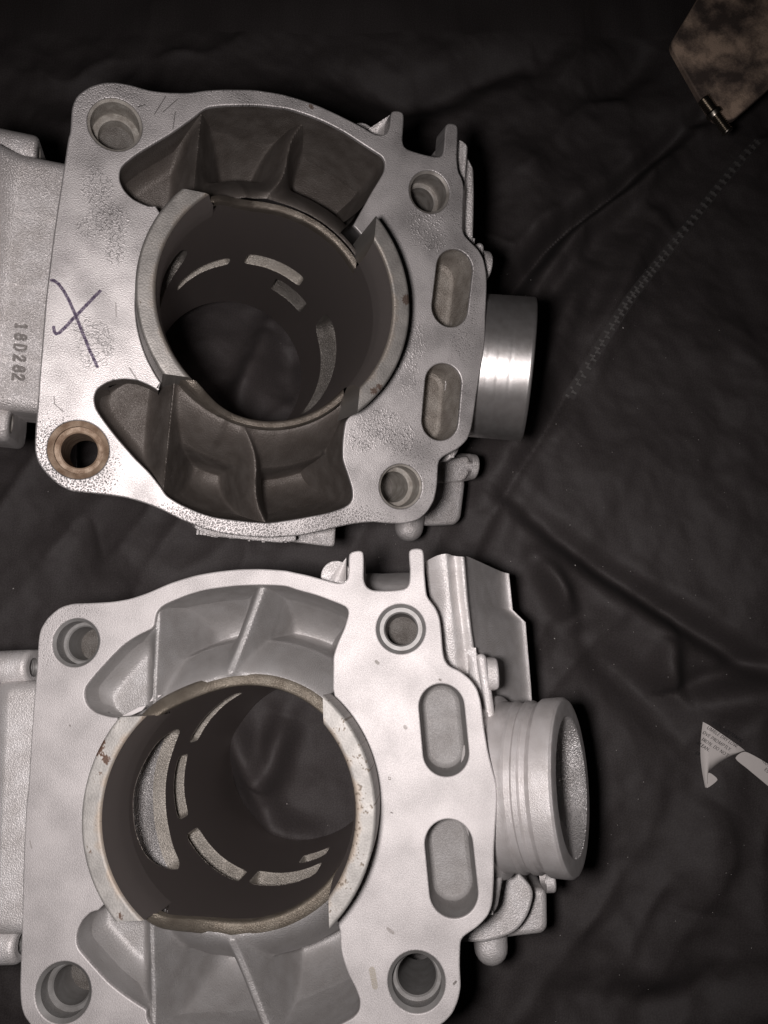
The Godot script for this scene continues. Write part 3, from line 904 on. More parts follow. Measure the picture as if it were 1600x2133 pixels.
# ------------------------------------------------------------------ one cylinder
func build_cylinder(called: String, u: Dictionary) -> Node3D:
	var root := Node3D.new()
	root.name = called
	add_child(root, true)
	var q: Array = u.pose
	root.transform = Transform3D(Basis(Vector3(q[0], q[1], q[2]), Vector3(q[3], q[4], q[5]), Vector3(q[6], q[7], q[8])).orthonormalized(), Vector3(q[9], q[10], q[11]) * 0.001)
	var outer := ccw(smooth_line(flat(u.outline), 0.8))
	var top := smooth_line(flat(u.pocket_top), 0.7, false)
	var low := smooth_line(flat(u.pocket_low), 0.7, false)
	# one opening: upper pocket, right arc, lower pocket, left arc
	var hole := PackedVector2Array(top)
	var rr := SLEEVE + 0.12
	var a0 := rad_to_deg(top[top.size() - 1].angle()) + 2.5
	var a1 := rad_to_deg(low[0].angle()) - 2.5
	for k in 61: hole.append(Vector2.from_angle(deg_to_rad(lerpf(a0, a1, k / 60.0))) * rr)
	hole.append_array(low)
	a0 = rad_to_deg(low[low.size() - 1].angle()) + 2.0
	a1 = rad_to_deg(top[0].angle()) + 360.0 - 2.0
	for k in 61: hole.append(Vector2.from_angle(deg_to_rad(lerpf(a0, a1, k / 60.0))) * rr)
	var holes := [hole]
	for b in u.bolts: holes.append(circle(b.at, b.r))
	for b in u.slots: holes.append(capsule(b[0], b[1], b[2]))
	var s := Shape.new()
	plate(s, outer, holes, 0.0, 8.5, 0.45)
	commit("base_flange", s, u.face, root, 50, "", FACE)
	# casting below the flange
	var under := Geometry2D.offset_polygon(outer, -1.9, Geometry2D.JOIN_ROUND)
	var best: PackedVector2Array = under[0]
	for p in under:
		if absf(area2(p)) > absf(area2(best)): best = p
	best = ccw(smooth_line(best, 1.2))
	s = Shape.new()
	var first := s.v.size()
	for p in best: s.add(Vector3(p.x, -8.4, p.y))
	skirt(s, first, best.size(), [[inset(best, 0.3), -10.0], [inset(best, 0.5), -30.0], [inset(best, 0.4), -108.0], [inset(best, -2.0), -112.0], [inset(best, -2.0), -119.0]], true)
	commit("cylinder_wall", s, u.cast, root)
	# sleeve
	for left in [true, false]:
		s = Shape.new()
		var inner := Shape.new()
		tongue(s, inner, left)
		var tg := commit("sleeve_tongue", s, u.sleeve, root, 40, "", RING)
		commit("honed_face", inner, M.honed, tg, 40)
	for side in [-1.0, 1.0]:
		s = Shape.new()
		lip(s, side, u.lip)
		commit("sleeve_lip", s, u.rim, root, 50)
	# bore and its windows
	s = Shape.new()
	var wins := []
	for p in u.ports: wins.append(p[0])
	bore_wall(s, wins, u.seam)
	var bore := commit("bore_wall", s, M.bore, root, 60)
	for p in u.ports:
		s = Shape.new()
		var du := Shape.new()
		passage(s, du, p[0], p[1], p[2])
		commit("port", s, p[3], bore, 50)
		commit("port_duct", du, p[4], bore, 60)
	# transfer pockets
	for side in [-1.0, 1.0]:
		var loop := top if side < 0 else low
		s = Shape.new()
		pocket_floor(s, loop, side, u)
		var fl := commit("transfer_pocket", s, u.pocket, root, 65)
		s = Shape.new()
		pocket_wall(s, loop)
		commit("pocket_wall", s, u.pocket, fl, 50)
	if not u.worn:
		for pad in [[Vector2(-34.4, -24.8), Vector2(-29.7, -27.0), Vector2(-27.5, -27.4), Vector2(-28.7, -26.0), Vector2(-32.4, -24.5)], [Vector2(-26.6, -28.3), Vector2(-25.5, -29.9), Vector2(-23.0, -30.2), Vector2(-24.7, -28.9)]]:
			arm("machined_land", PackedVector2Array(pad), 0.15, 1.2, 0.1, u.face, root)
	# bolt holes
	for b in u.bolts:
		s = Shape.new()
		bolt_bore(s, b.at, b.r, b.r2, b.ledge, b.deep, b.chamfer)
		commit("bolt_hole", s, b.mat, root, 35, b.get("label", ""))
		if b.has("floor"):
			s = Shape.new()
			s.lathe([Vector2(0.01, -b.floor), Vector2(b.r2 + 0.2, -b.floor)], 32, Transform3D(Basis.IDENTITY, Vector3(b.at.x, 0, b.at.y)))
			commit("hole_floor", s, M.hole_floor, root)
	# coolant slots
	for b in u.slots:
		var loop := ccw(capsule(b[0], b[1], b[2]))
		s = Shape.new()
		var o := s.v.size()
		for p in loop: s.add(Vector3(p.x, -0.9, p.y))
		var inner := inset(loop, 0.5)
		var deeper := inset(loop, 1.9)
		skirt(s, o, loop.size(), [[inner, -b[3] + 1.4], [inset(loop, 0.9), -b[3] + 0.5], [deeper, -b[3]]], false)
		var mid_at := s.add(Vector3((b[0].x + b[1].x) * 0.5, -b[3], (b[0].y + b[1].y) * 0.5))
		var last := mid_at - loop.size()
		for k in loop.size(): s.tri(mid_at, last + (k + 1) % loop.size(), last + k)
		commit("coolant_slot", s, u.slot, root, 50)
	# intake side
	s = Shape.new()
	intake_block(s, u)
	var intake := commit("intake_duct", s, u.cast, root, 60, "intake duct stamped 18D282" if u.worn else "")
	if u.worn:
		s = Shape.new()
		for q2 in stamp_lines():
			s.tube([Vector3(q2[0].x, u.top - 0.55, q2[0].y), Vector3(q2[1].x, u.top - 0.55, q2[1].y)], 0.16, 6)
		commit("stamped_number", s, M.grime, intake, 60, "dark grime in the stamped number 18D282")
	var plate_loop := rounded([Vector2(-u.half - 8.5, -12.5), Vector2(-u.half + 1, -13.5), Vector2(-u.half + 6, -10), Vector2(u.half - 6, -10), Vector2(u.half - 1, -13.5), Vector2(u.half + 8.5, -12.5), Vector2(u.half + 8.5, -70), Vector2(-u.half - 8.5, -70)], 6.0)
	for side in [-1.0, 1.0]:
		s = Shape.new()
		var c := Vector2(side * 40.2, -21.0)
		var ear := PackedVector2Array()
		for k in 25: ear.append(c + Vector2.from_angle(PI * k / 24.0) * Vector2(5.6, 6.6))
		ear.append(c + Vector2(-5.6, -30)); ear.append(c + Vector2(5.6, -30))
		standing_plate(s, smooth_line(ear, 0.8), [circle(c, 2.75, 26)], -90.0, u.ear_x, 1.6)
		var e := commit("mounting_ear", s, u.cast, root, 50)
		s = Shape.new()
		threads(s, Vector3(u.ear_x, c.y, c.x), Vector3(1, 0, 0), 2.75, 11.0)
		commit("threaded_hole", s, u.hole, e, 30)
	# exhaust spigot
	var tilt := deg_to_rad(21.5)
	var ax := Vector3(cos(tilt), sin(tilt), 0)
	var xf := Transform3D(Basis(Vector3(sin(tilt), -cos(tilt), 0), ax, Vector3(0, 0, 1)), u.spigot)
	s = Shape.new()
	s.lathe(u.spigot_profile, 128, xf)
	commit("exhaust_spigot", s, u.spigot_mat, root, 28)
	s = Shape.new()
	s.lathe([Vector2(0.01, -30), Vector2(15.0, -29), Vector2(18.2, -25), Vector2(18.7, -20), Vector2(19.2, -1.4), Vector2(19.6, -0.3), Vector2(20.0, 0.0), Vector2(20.1, 0.0)], 96, xf)
	commit("exhaust_bore", s, u.rough, root, 40)
	s = Shape.new()
	s.lathe([Vector2(24.0, -20.0), Vector2(25.6, -20.1), Vector2(26.3, -20.5), Vector2(26.5, -21.2), Vector2(26.4, -22.8), Vector2(24.5, -23.6), Vector2(20.0, -24.4), Vector2(18.9, -28.0)], 110, xf)
	commit("spigot_collar", s, u.cast, root, 35)
	# spring lugs: upright eyes either side of the spigot
	for side in [-1.0, 1.0]:
		s = Shape.new()
		var lg: Array = u.lug_top if side < 0 else u.lug_low      # x of the outer face, z, top, half width, hole radius
		var eye := PackedVector2Array()
		for k in 21: eye.append(Vector2(lg[1], lg[2] - lg[3]) + Vector2.from_angle(PI * k / 20.0) * lg[3])
		eye.append(Vector2(lg[1] - lg[3], lg[2] - 18)); eye.append(Vector2(lg[1] + lg[3], lg[2] - 18))
		standing_plate(s, smooth_line(eye, 0.6), [circle(Vector2(lg[1], lg[2] - lg[3] - 0.3), lg[4], 24)], lg[0] - 3.2, lg[0], 0.9)
		commit("spring_lug", s, u.cast, root, 55)
	# rib standing along the right edge below the face, and the shoulder it grows from
	s = Shape.new()
	var strut := []
	for k in 15:
		var t := k / 14.0
		strut.append(Vector3(lerpf(69.3, 71.2, sin(t * 1.5)), -13.0 - 3.0 * t * t, lerpf(-36.5, -9.0, t)))
	s.tube(strut, 1.5, 16)
	commit("strut", s, u.cast, root, 60)
	arm("exhaust_shoulder", smooth_line(rounded([Vector2(65.5, -42), Vector2(69, -38), Vector2(71.2, -30), Vector2(72.0, -14), Vector2(72.4, 6), Vector2(72, 24), Vector2(69.5, 34), Vector2(65.5, 37)], 2.0), 0.9), -14.5, 40.0, 2.5, u.cast, root)
	# power valve housing, upper right
	s = Shape.new()
	var hp := PackedVector3Array()
	for r in u.housing:
		for p in r: hp.append(p)
	var nr: int = u.housing.size()
	var nc: int = u.housing[0].size()
	# refine by interpolation for smooth ridges
	var fr := nr * 4
	var fc := nc * 6
	var fine := PackedVector3Array()
	for i in fr + 1:
		for j in fc + 1:
			fine.append(spline_grid(hp, nr, nc, float(i) / fr * (nr - 1), float(j) / fc * (nc - 1)))
	s.grid(fr + 1, fc + 1, fine)
	commit("power_valve_housing", s, u.cast, root, 70)
	s = Shape.new()
	var cap := PackedVector3Array()
	for j in fc + 1:
		var p := fine[j]
		cap.append(p); cap.append(Vector3(p.x - 3, -100, p.z + 2))
	s.grid(fc + 1, 2, cap)
	var edge := PackedVector3Array()
	for i in fr + 1:
		var p := fine[i * (fc + 1) + fc]
		edge.append(p); edge.append(Vector3(p.x - 4, -100, p.z))
	s.grid(fr + 1, 2, edge)
	commit("housing_wall", s, u.cast, root, 40)
	# lower right: neck, cover plate, round boss
	arm("housing_neck", smooth_line(rounded(u.neck, 3.0), 0.9), u.neck_h, 40.0, 1.0, u.cast, root)
	arm("cover_plate", smooth_line(rounded(u.cover, 3.0), 0.9), u.cover_h, 34.0, 2.0, u.cast, root)
	s = Shape.new()
	s.tube([u.knob + Vector3(0, 0, -18), u.knob + Vector3(0, 0, -9), u.knob], 5.6, 28)
	commit("round_boss", s, u.cast, root, 60)
	# boss and web beside the left prong
	s = Shape.new()
	var bp: Vector3 = u.boss
	s.lathe([Vector2(0.01, 0), Vector2(4.0, 0), Vector2(4.5, -0.2), Vector2(4.75, -0.8), Vector2(4.8, -30)], 40, Transform3D(Basis.IDENTITY, bp))
	commit("side_boss", s, u.cast, root, 40)
	s = Shape.new()
	var w0: Vector3 = u.web[0]; var w1: Vector3 = u.web[1]; var w2: Vector3 = u.web[2]
	var web := PackedVector3Array()
	for i in 13:
		var t := i / 12.0
		for j in 13:
			var k := j / 12.0
			var p := w0.lerp(w1, t).lerp(w2, k)
			p.y -= 2.6 * sin(PI * t) * (1 - k)
			web.append(p)
	s.grid(13, 13, web)
	commit("prong_web", s, u.cast, root, 60)
	if u.worn:
		arm("casting_pad", smooth_line(rounded([Vector2(-15.2, 64.6), Vector2(15.6, 64.4), Vector2(16.2, 67.3), Vector2(10, 68.2), Vector2(-10, 68.0), Vector2(-15.2, 66.0)], 1.0), 0.8), -7.5, 14.0, 0.6, u.cast, root)
		s = Shape.new()
		var rg := RandomNumberGenerator.new()
		rg.seed = 5
		for k in 26:
			var bx := -14.0 + k * 1.12
			s.box(Vector3(bx, -9.6 - rg.randf() * 0.8, 67.2 - 0.012 * bx * bx * 0.3 + rg.randf() * 0.8), Vector3(rg.randf_range(0.5, 1.0), rg.randf_range(0.8, 2.2), 1.4))
		commit("raised_casting_marks", s, u.cast, root)
		arm("lower_block", rounded([Vector2(14, 64.4), Vector2(20, 62), Vector2(31.5, 58), Vector2(31.8, 68.4), Vector2(29, 68.6), Vector2(14.5, 68.0)], 1.2), -22.0, 40.0, 1.0, u.cast, root)
	s = Shape.new()
	var slope := PackedVector3Array()
	for i in 9:
		var a := i / 8.0
		for k in 9:
			var v := k / 8.0
			slope.append(Vector3(lerpf(33.5, 54.5, a), -24.0 - 26.0 * v * v - 1.5 * cos(a * TAU) - 5.0 * smoothstep(0.15, 0.3, a), -58.0 - 10.5 * v))
	var slope_t := PackedVector3Array()
	for k in 9:
		for i in 9: slope_t.append(slope[i * 9 + 8 - k])
	s.grid(9, 9, slope_t)
	commit("wall_between_prongs", s, u.cast, root, 60)
	return root

func spline_grid(p: PackedVector3Array, nr: int, nc: int, i: float, j: float) -> Vector3:
	var i0 := clampi(int(i), 0, nr - 2)
	var rows := []
	for k in [i0, i0 + 1]:
		var j0 := clampi(int(j), 0, nc - 2)
		var a := p[k * nc + maxi(j0 - 1, 0)]
		var b := p[k * nc + j0]
		var c := p[k * nc + j0 + 1]
		var d := p[k * nc + mini(j0 + 2, nc - 1)]
		rows.append(b.cubic_interpolate(c, a, d, j - j0) * 0.9 + b.lerp(c, smoothstep(0, 1, j - j0)) * 0.1)
	return (rows[0] as Vector3).lerp(rows[1], i - i0)

# ------------------------------------------------------------------ cloth
var fold_lines := []
var flap: PackedVector2Array
var zip: PackedVector2Array
var cloth_noise: FastNoiseLite
var crumple: FastNoiseLite
var wrinkle: FastNoiseLite

func cloth_h(x: float, z: float) -> float:
	var p := Vector2(x, z)
	var h := cloth_noise.get_noise_2d(x, z) * 3.2 + crumple.get_noise_2d(x, z) * 0.9 - 34.0 * smoothstep(-40.0, -270.0, z)
	# long wrinkles running with the zip
	var wx := x * 0.55 - z * 0.83
	var wz := x * 0.83 + z * 0.55
	var ridge := 1.0 - absf(wrinkle.get_noise_2d(wx * 0.45 + 9.0 * cloth_noise.get_noise_2d(z, x), wz * 1.3))
	h += 2.6 * pow(ridge, 2.2) * (0.35 + 0.9 * smoothstep(-0.2, 0.5, cloth_noise.get_noise_2d(x * 0.6 + 300.0, z * 0.6)))
	for q in fold_lines:
		if x < q.box.position.x or z < q.box.position.y or x > q.box.end.x or z > q.box.end.y: continue
		var d := 1e9
		var along := 0.0
		var line: PackedVector2Array = q.line
		for k in line.size() - 1:
			var e := seg_dist(p, line[k], line[k + 1])
			if e.x < d:
				d = e.x
				along = (k + e.y) / (line.size() - 1)
		var w: float = q.wide
		h += q.rise * 3.2 * exp(-d * d / (w * w) * 2.0) * sin(PI * clampf(along, 0.06, 0.94)) ** 0.6
	# the front flap of the jacket lies on top, right of its edge
	var d2 := 1e9
	var sgn := 1.0
	for k in flap.size() - 1:
		var e := seg_dist(p, flap[k], flap[k + 1])
		if e.x < d2:
			d2 = e.x
			sgn = signf((flap[k + 1] - flap[k]).cross(p - flap[k]))
	h += 3.4 * smoothstep(-1.6, 1.0, -sgn * d2) + 1.6 * exp(-(sgn * d2 + 5.0) * (sgn * d2 + 5.0) / 16.0)
	return h

func ground_point(x: float, z: float, lift := 0.0) -> Vector3:
	return Vector3(x, cloth_h(x, z) + lift, z)

func build_cloth() -> void:
	cloth_noise = noise(FastNoiseLite.TYPE_SIMPLEX, 0.011, 5, 3)
	crumple = noise(FastNoiseLite.TYPE_SIMPLEX, 0.038, 8, 3)
	wrinkle = noise(FastNoiseLite.TYPE_SIMPLEX_SMOOTH, 0.019, 19, 1)
	for q in FOLDS:
		var line := smooth_line(flat(q.at), 4.0, false)
		var box := Rect2(line[0], Vector2.ZERO)
		for p in line: box = box.expand(p)
		fold_lines.append({line = line, rise = q.rise, wide = q.wide, box = box.grow(q.wide * 2.0)})
	flap = flat(FLAP_LINE)
	zip = smooth_line(flat(SEAM_LINE), 2.05, false)
	var xs := []
	var zs := []
	var x := -420.0
	while x < 420: xs.append(x); x += 1.45 if absf(x) < 215 else 12.0
	var z := -440.0
	while z < 400: zs.append(z); z += 1.45 if z > -330 and z < 235 else 12.0
	var pts := PackedVector3Array()
	for a in zs:
		for b in xs:
			pts.append(Vector3(b, cloth_h(b, a), a))
	var jacket := Node3D.new()
	jacket.name = "black_jacket"
	add_child(jacket, true)
	tag(jacket, "black cloth jacket with a dark zip spread out under both engine cylinders", "jacket")
	var s := Shape.new()
	s.grid(zs.size(), xs.size(), pts)
	commit("fabric", s, M.cloth, jacket, 80)
	# zip: tape and teeth
	var zp := Node3D.new()
	zp.name = "zipper"
	jacket.add_child(zp, true)
	s = Shape.new()
	var tape := PackedVector3Array()
	var side := PackedVector2Array()
	for i in zip.size():
		var t := (zip[mini(i + 1, zip.size() - 1)] - zip[maxi(i - 1, 0)]).normalized()
		side.append(Vector2(t.y, -t.x))
		for k in [-2.6, 2.6]:
			var p: Vector2 = zip[i] + side[i] * k
			tape.append(ground_point(p.x, p.y, 0.35))
	s.grid(zip.size(), 2, tape)
	commit("zipper_tape", s, M.tape, zp)
	s = Shape.new()
	s.box(Vector3.ZERO, Vector3(2.1, 0.9, 1.0))
	s.box(Vector3(1.0, 0.1, 0), Vector3(0.9, 1.0, 1.5))
	var tooth := commit("tooth", s, M.teeth, zp)
	var proto := tooth
	for i in range(1, zip.size() - 1):
		var o: MeshInstance3D = proto if i == 1 else proto.duplicate()
		if i > 1:
			o.name = "tooth_%03d" % i
			zp.add_child(o, true)
		var e := 1.0 if i % 2 else -1.0
		var p := zip[i] + side[i] * e * -0.9
		var yaw := -side[i].angle() + (0.0 if e > 0 else PI)
		o.transform = Transform3D(Basis(Vector3.UP, yaw), ground_point(p.x, p.y, 1.1) * 0.001)

func build_extras() -> void:
	# floor under the jacket
	var s := Shape.new()
	s.box(Vector3(0, -80, 0), Vector3(1600, 8, 1600))
	var fl := commit("floor", s, M.tape, self)
	tag(fl, "dark floor under the jacket", "", "", "structure")
	# care label
	var lab := Node3D.new()
	lab.name = "care_label"
	add_child(lab, true)
	tag(lab, "small white printed care label sticking out of the black jacket near the right edge", "label")
	var lc := flat(LABEL_CORNERS)
	var c0 := ground_point(lc[0].x, lc[0].y)
	# sheet: fan rows between top edge and the curled lower edge
	s = Shape.new()
	var base := maxf(cloth_h(lc[0].x, lc[0].y), maxf(cloth_h(lc[1].x, lc[1].y), cloth_h(lc[4].x, lc[4].y))) + 1.5
	var rows_n := 22
	var cols := 30
	var sheet := PackedVector3Array()
	var arc := smooth_line(PackedVector2Array([lc[4], lc[3], lc[2], lc[1]]), 0.3, false)
	for i in rows_n + 1:
		var v := float(i) / rows_n
		for k in cols + 1:
			var w := float(k) / cols
			var q := lc[0].lerp(lc[1], w).lerp(arc[int(w * (arc.size() - 1))], v)
			q.x -= 1.5 * sin(PI * v) * pow(1.0 - w, 3.0)
			sheet.append(Vector3(q.x, base + 1.2 - 4.5 * pow(maxf(0.0, v - 0.6) / 0.4, 2.0) * smoothstep(0.0, 0.3, w) - 2.4 * pow(maxf(0.0, 0.14 - w) / 0.14, 2.0) - 1.6 * pow(maxf(0.0, w - 0.7) / 0.3, 2.0), q.y))
	s.grid(rows_n + 1, cols + 1, sheet)
	commit("label_sheet", s, M.label, lab, 60)
	s = Shape.new()
	plate(s, smooth_line(flat(LABEL_FLAP), 0.8), [], base - 0.4, 0.35, 0.1)
	commit("folded_end", s, M.label, lab, 40)
	var strip := flat(LABEL_STRIP)
	s = Shape.new()
	plate(s, smooth_line(strip, 1.0), [], base + 0.4, 0.35, 0.1)
	commit("second_sheet", s, M.label, lab, 40)
	# print
	var tx := flat(LABEL_TEXT)
	var dir := (tx[1] - tx[0]).normalized()
	var down := Vector2(-dir.y, dir.x)
	var yaw := -dir.angle()
	var font := SystemFont.new()
	font.font_names = PackedStringArray(["Droid Sans"])
	var origin := tx[0] + down * 1.2
	var rows := [["ABRIC SOFTENER", 0.8, -1.0], ["UMBLE DRY LOW.", 0.3, 1.9], ["OVE PROMPTLY.", -0.2, 4.6], ["IRON. DO NOT", 0.9, 7.2], ["CLEAN.", -0.1, 9.6], ["LY", 1.2, 13.6]]
	for r in rows:
		var t := TextMesh.new()
		t.text = r[0]
		t.font = font
		t.font_size = 16
		t.pixel_size = 0.000118
		t.depth = 0.00006
		t.curve_step = 0.6
		t.horizontal_alignment = HORIZONTAL_ALIGNMENT_LEFT
		t.vertical_alignment = VERTICAL_ALIGNMENT_BOTTOM
		t.material = M.ink
		var o := MeshInstance3D.new()
		o.name = "printed_line"
		o.mesh = t
		lab.add_child(o, true)
		var p: Vector2 = tx[0] + dir * r[1] + down * r[2]
		o.transform = Transform3D(Basis(Vector3.UP, yaw) * Basis(Vector3.RIGHT, -PI / 2) * Basis(Vector3(1, 0, 0), Vector3(0.22, 1, 0), Vector3(0, 0, 1)), Vector3(p.x, base + 1.24, p.y) * 0.001)
	for r in [["100% POLY", 0.0, 2.0], ["ESTER", 0.6, 4.2]]:
		var t := TextMesh.new()
		t.text = r[0]
		t.font = font
		t.font_size = 16
		t.pixel_size = 0.000118
		t.depth = 0.00006
		t.curve_step = 0.6
		t.vertical_alignment = VERTICAL_ALIGNMENT_BOTTOM
		t.material = M.ink
		var o := MeshInstance3D.new()
		o.name = "printed_line"
		o.mesh = t
		lab.add_child(o, true)
		var d2 := (strip[2] - strip[0]).normalized()
		var p: Vector2 = strip[1] + d2 * r[1] + Vector2(-d2.y, d2.x) * r[2]
		o.transform = Transform3D(Basis(Vector3.UP, -d2.angle() - 0.25) * Basis(Vector3.RIGHT, -PI / 2), Vector3(p.x, base + 0.44, p.y) * 0.001)
	# board in the corner and the stud lying against it
	s = Shape.new()
	plate(s, smooth_line(rounded(Array(flat(BOARD_CORNERS)), 3.0), 2.0), [], 30.0, 3.0, 0.6)
	var bd := commit("stained_board", s, M.board, self, 40)
	tag(bd, "brown stained board corner lying on the jacket in the upper right", "board")
	var st := Node3D.new()
	st.name = "threaded_stud"
	add_child(st, true)
	tag(st, "short threaded steel stud with a bright collar beside the brown board", "stud")
	var se := flat(STUD_ENDS)
	var a := Vector3(se[0].x, 32.5, se[0].y)
	var b := Vector3(se[1].x, 30.5, se[1].y)
	var y := (b - a).normalized()
	var zc := y.cross(Vector3.UP).normalized()
	var xf := Transform3D(Basis(y.cross(zc) * -1.0, y, zc), a)
	xf.basis = Basis(zc, y, zc.cross(y))
	var L := a.distance_to(b)
	var prof := [Vector2(0.01, L), Vector2(2.2, L), Vector2(2.6, L - 0.4), Vector2(2.6, L - 0.9)]
	var h := L - 1.2
	while h > L * 0.5:
		prof.append(Vector2(2.45, h)); prof.append(Vector2(2.05, h - 0.45)); h -= 0.9
	s = Shape.new()
	s.lathe(prof, 28, xf)
	commit("thread", s, M.steel, st, 25)
	prof = [Vector2(2.0, L * 0.52), Vector2(3.4, L * 0.52), Vector2(3.5, L * 0.49), Vector2(3.5, L * 0.42), Vector2(3.3, L * 0.40), Vector2(2.0, L * 0.40)]
	s = Shape.new()
	s.lathe(prof, 28, xf)
	commit("collar", s, M.steel, st, 25)
	prof = [Vector2(2.2, L * 0.40)]
	h = L * 0.38
	while h > 0.6:
		prof.append(Vector2(2.9, h)); prof.append(Vector2(2.45, h - 0.45)); h -= 0.9
	prof.append(Vector2(0.01, 0.0))
	s = Shape.new()
	s.lathe(prof, 28, xf)
	commit("shank", s, M.steel, st, 25)
	# lint on the cloth
	var rng := RandomNumberGenerator.new()
	rng.seed = 77
	s = Shape.new()
	s.ball(Vector3.ZERO, 0.12, 0.07, 0.2, 4)
	var tmp := commit("lint_fleck", s, M.lint, self)
	var mesh := tmp.mesh
	remove_child(tmp)
	tmp.free()
	var mm := MultiMesh.new()
	mm.transform_format = MultiMesh.TRANSFORM_3D
	mm.mesh = mesh
	mm.instance_count = 330
	for i in 330:
		var px := rng.randf_range(-10, 165) if rng.randf() < 0.7 else rng.randf_range(-165, 165)
		var pz := rng.randf_range(-180, 200)
		var sc := rng.randf_range(0.4, 1.1) * (1.9 if rng.randf() < 0.04 else 1.0)
		mm.set_instance_transform(i, Transform3D(Basis(Vector3.UP, rng.randf() * TAU).scaled(Vector3.ONE * sc), ground_point(px, pz, 0.15) * 0.001))
	var li := MultiMeshInstance3D.new()
	li.name = "lint"
	li.multimesh = mm
	add_child(li, true)
	tag(li, "tiny pale specks of lint scattered over the black jacket", "lint", "", "stuff")

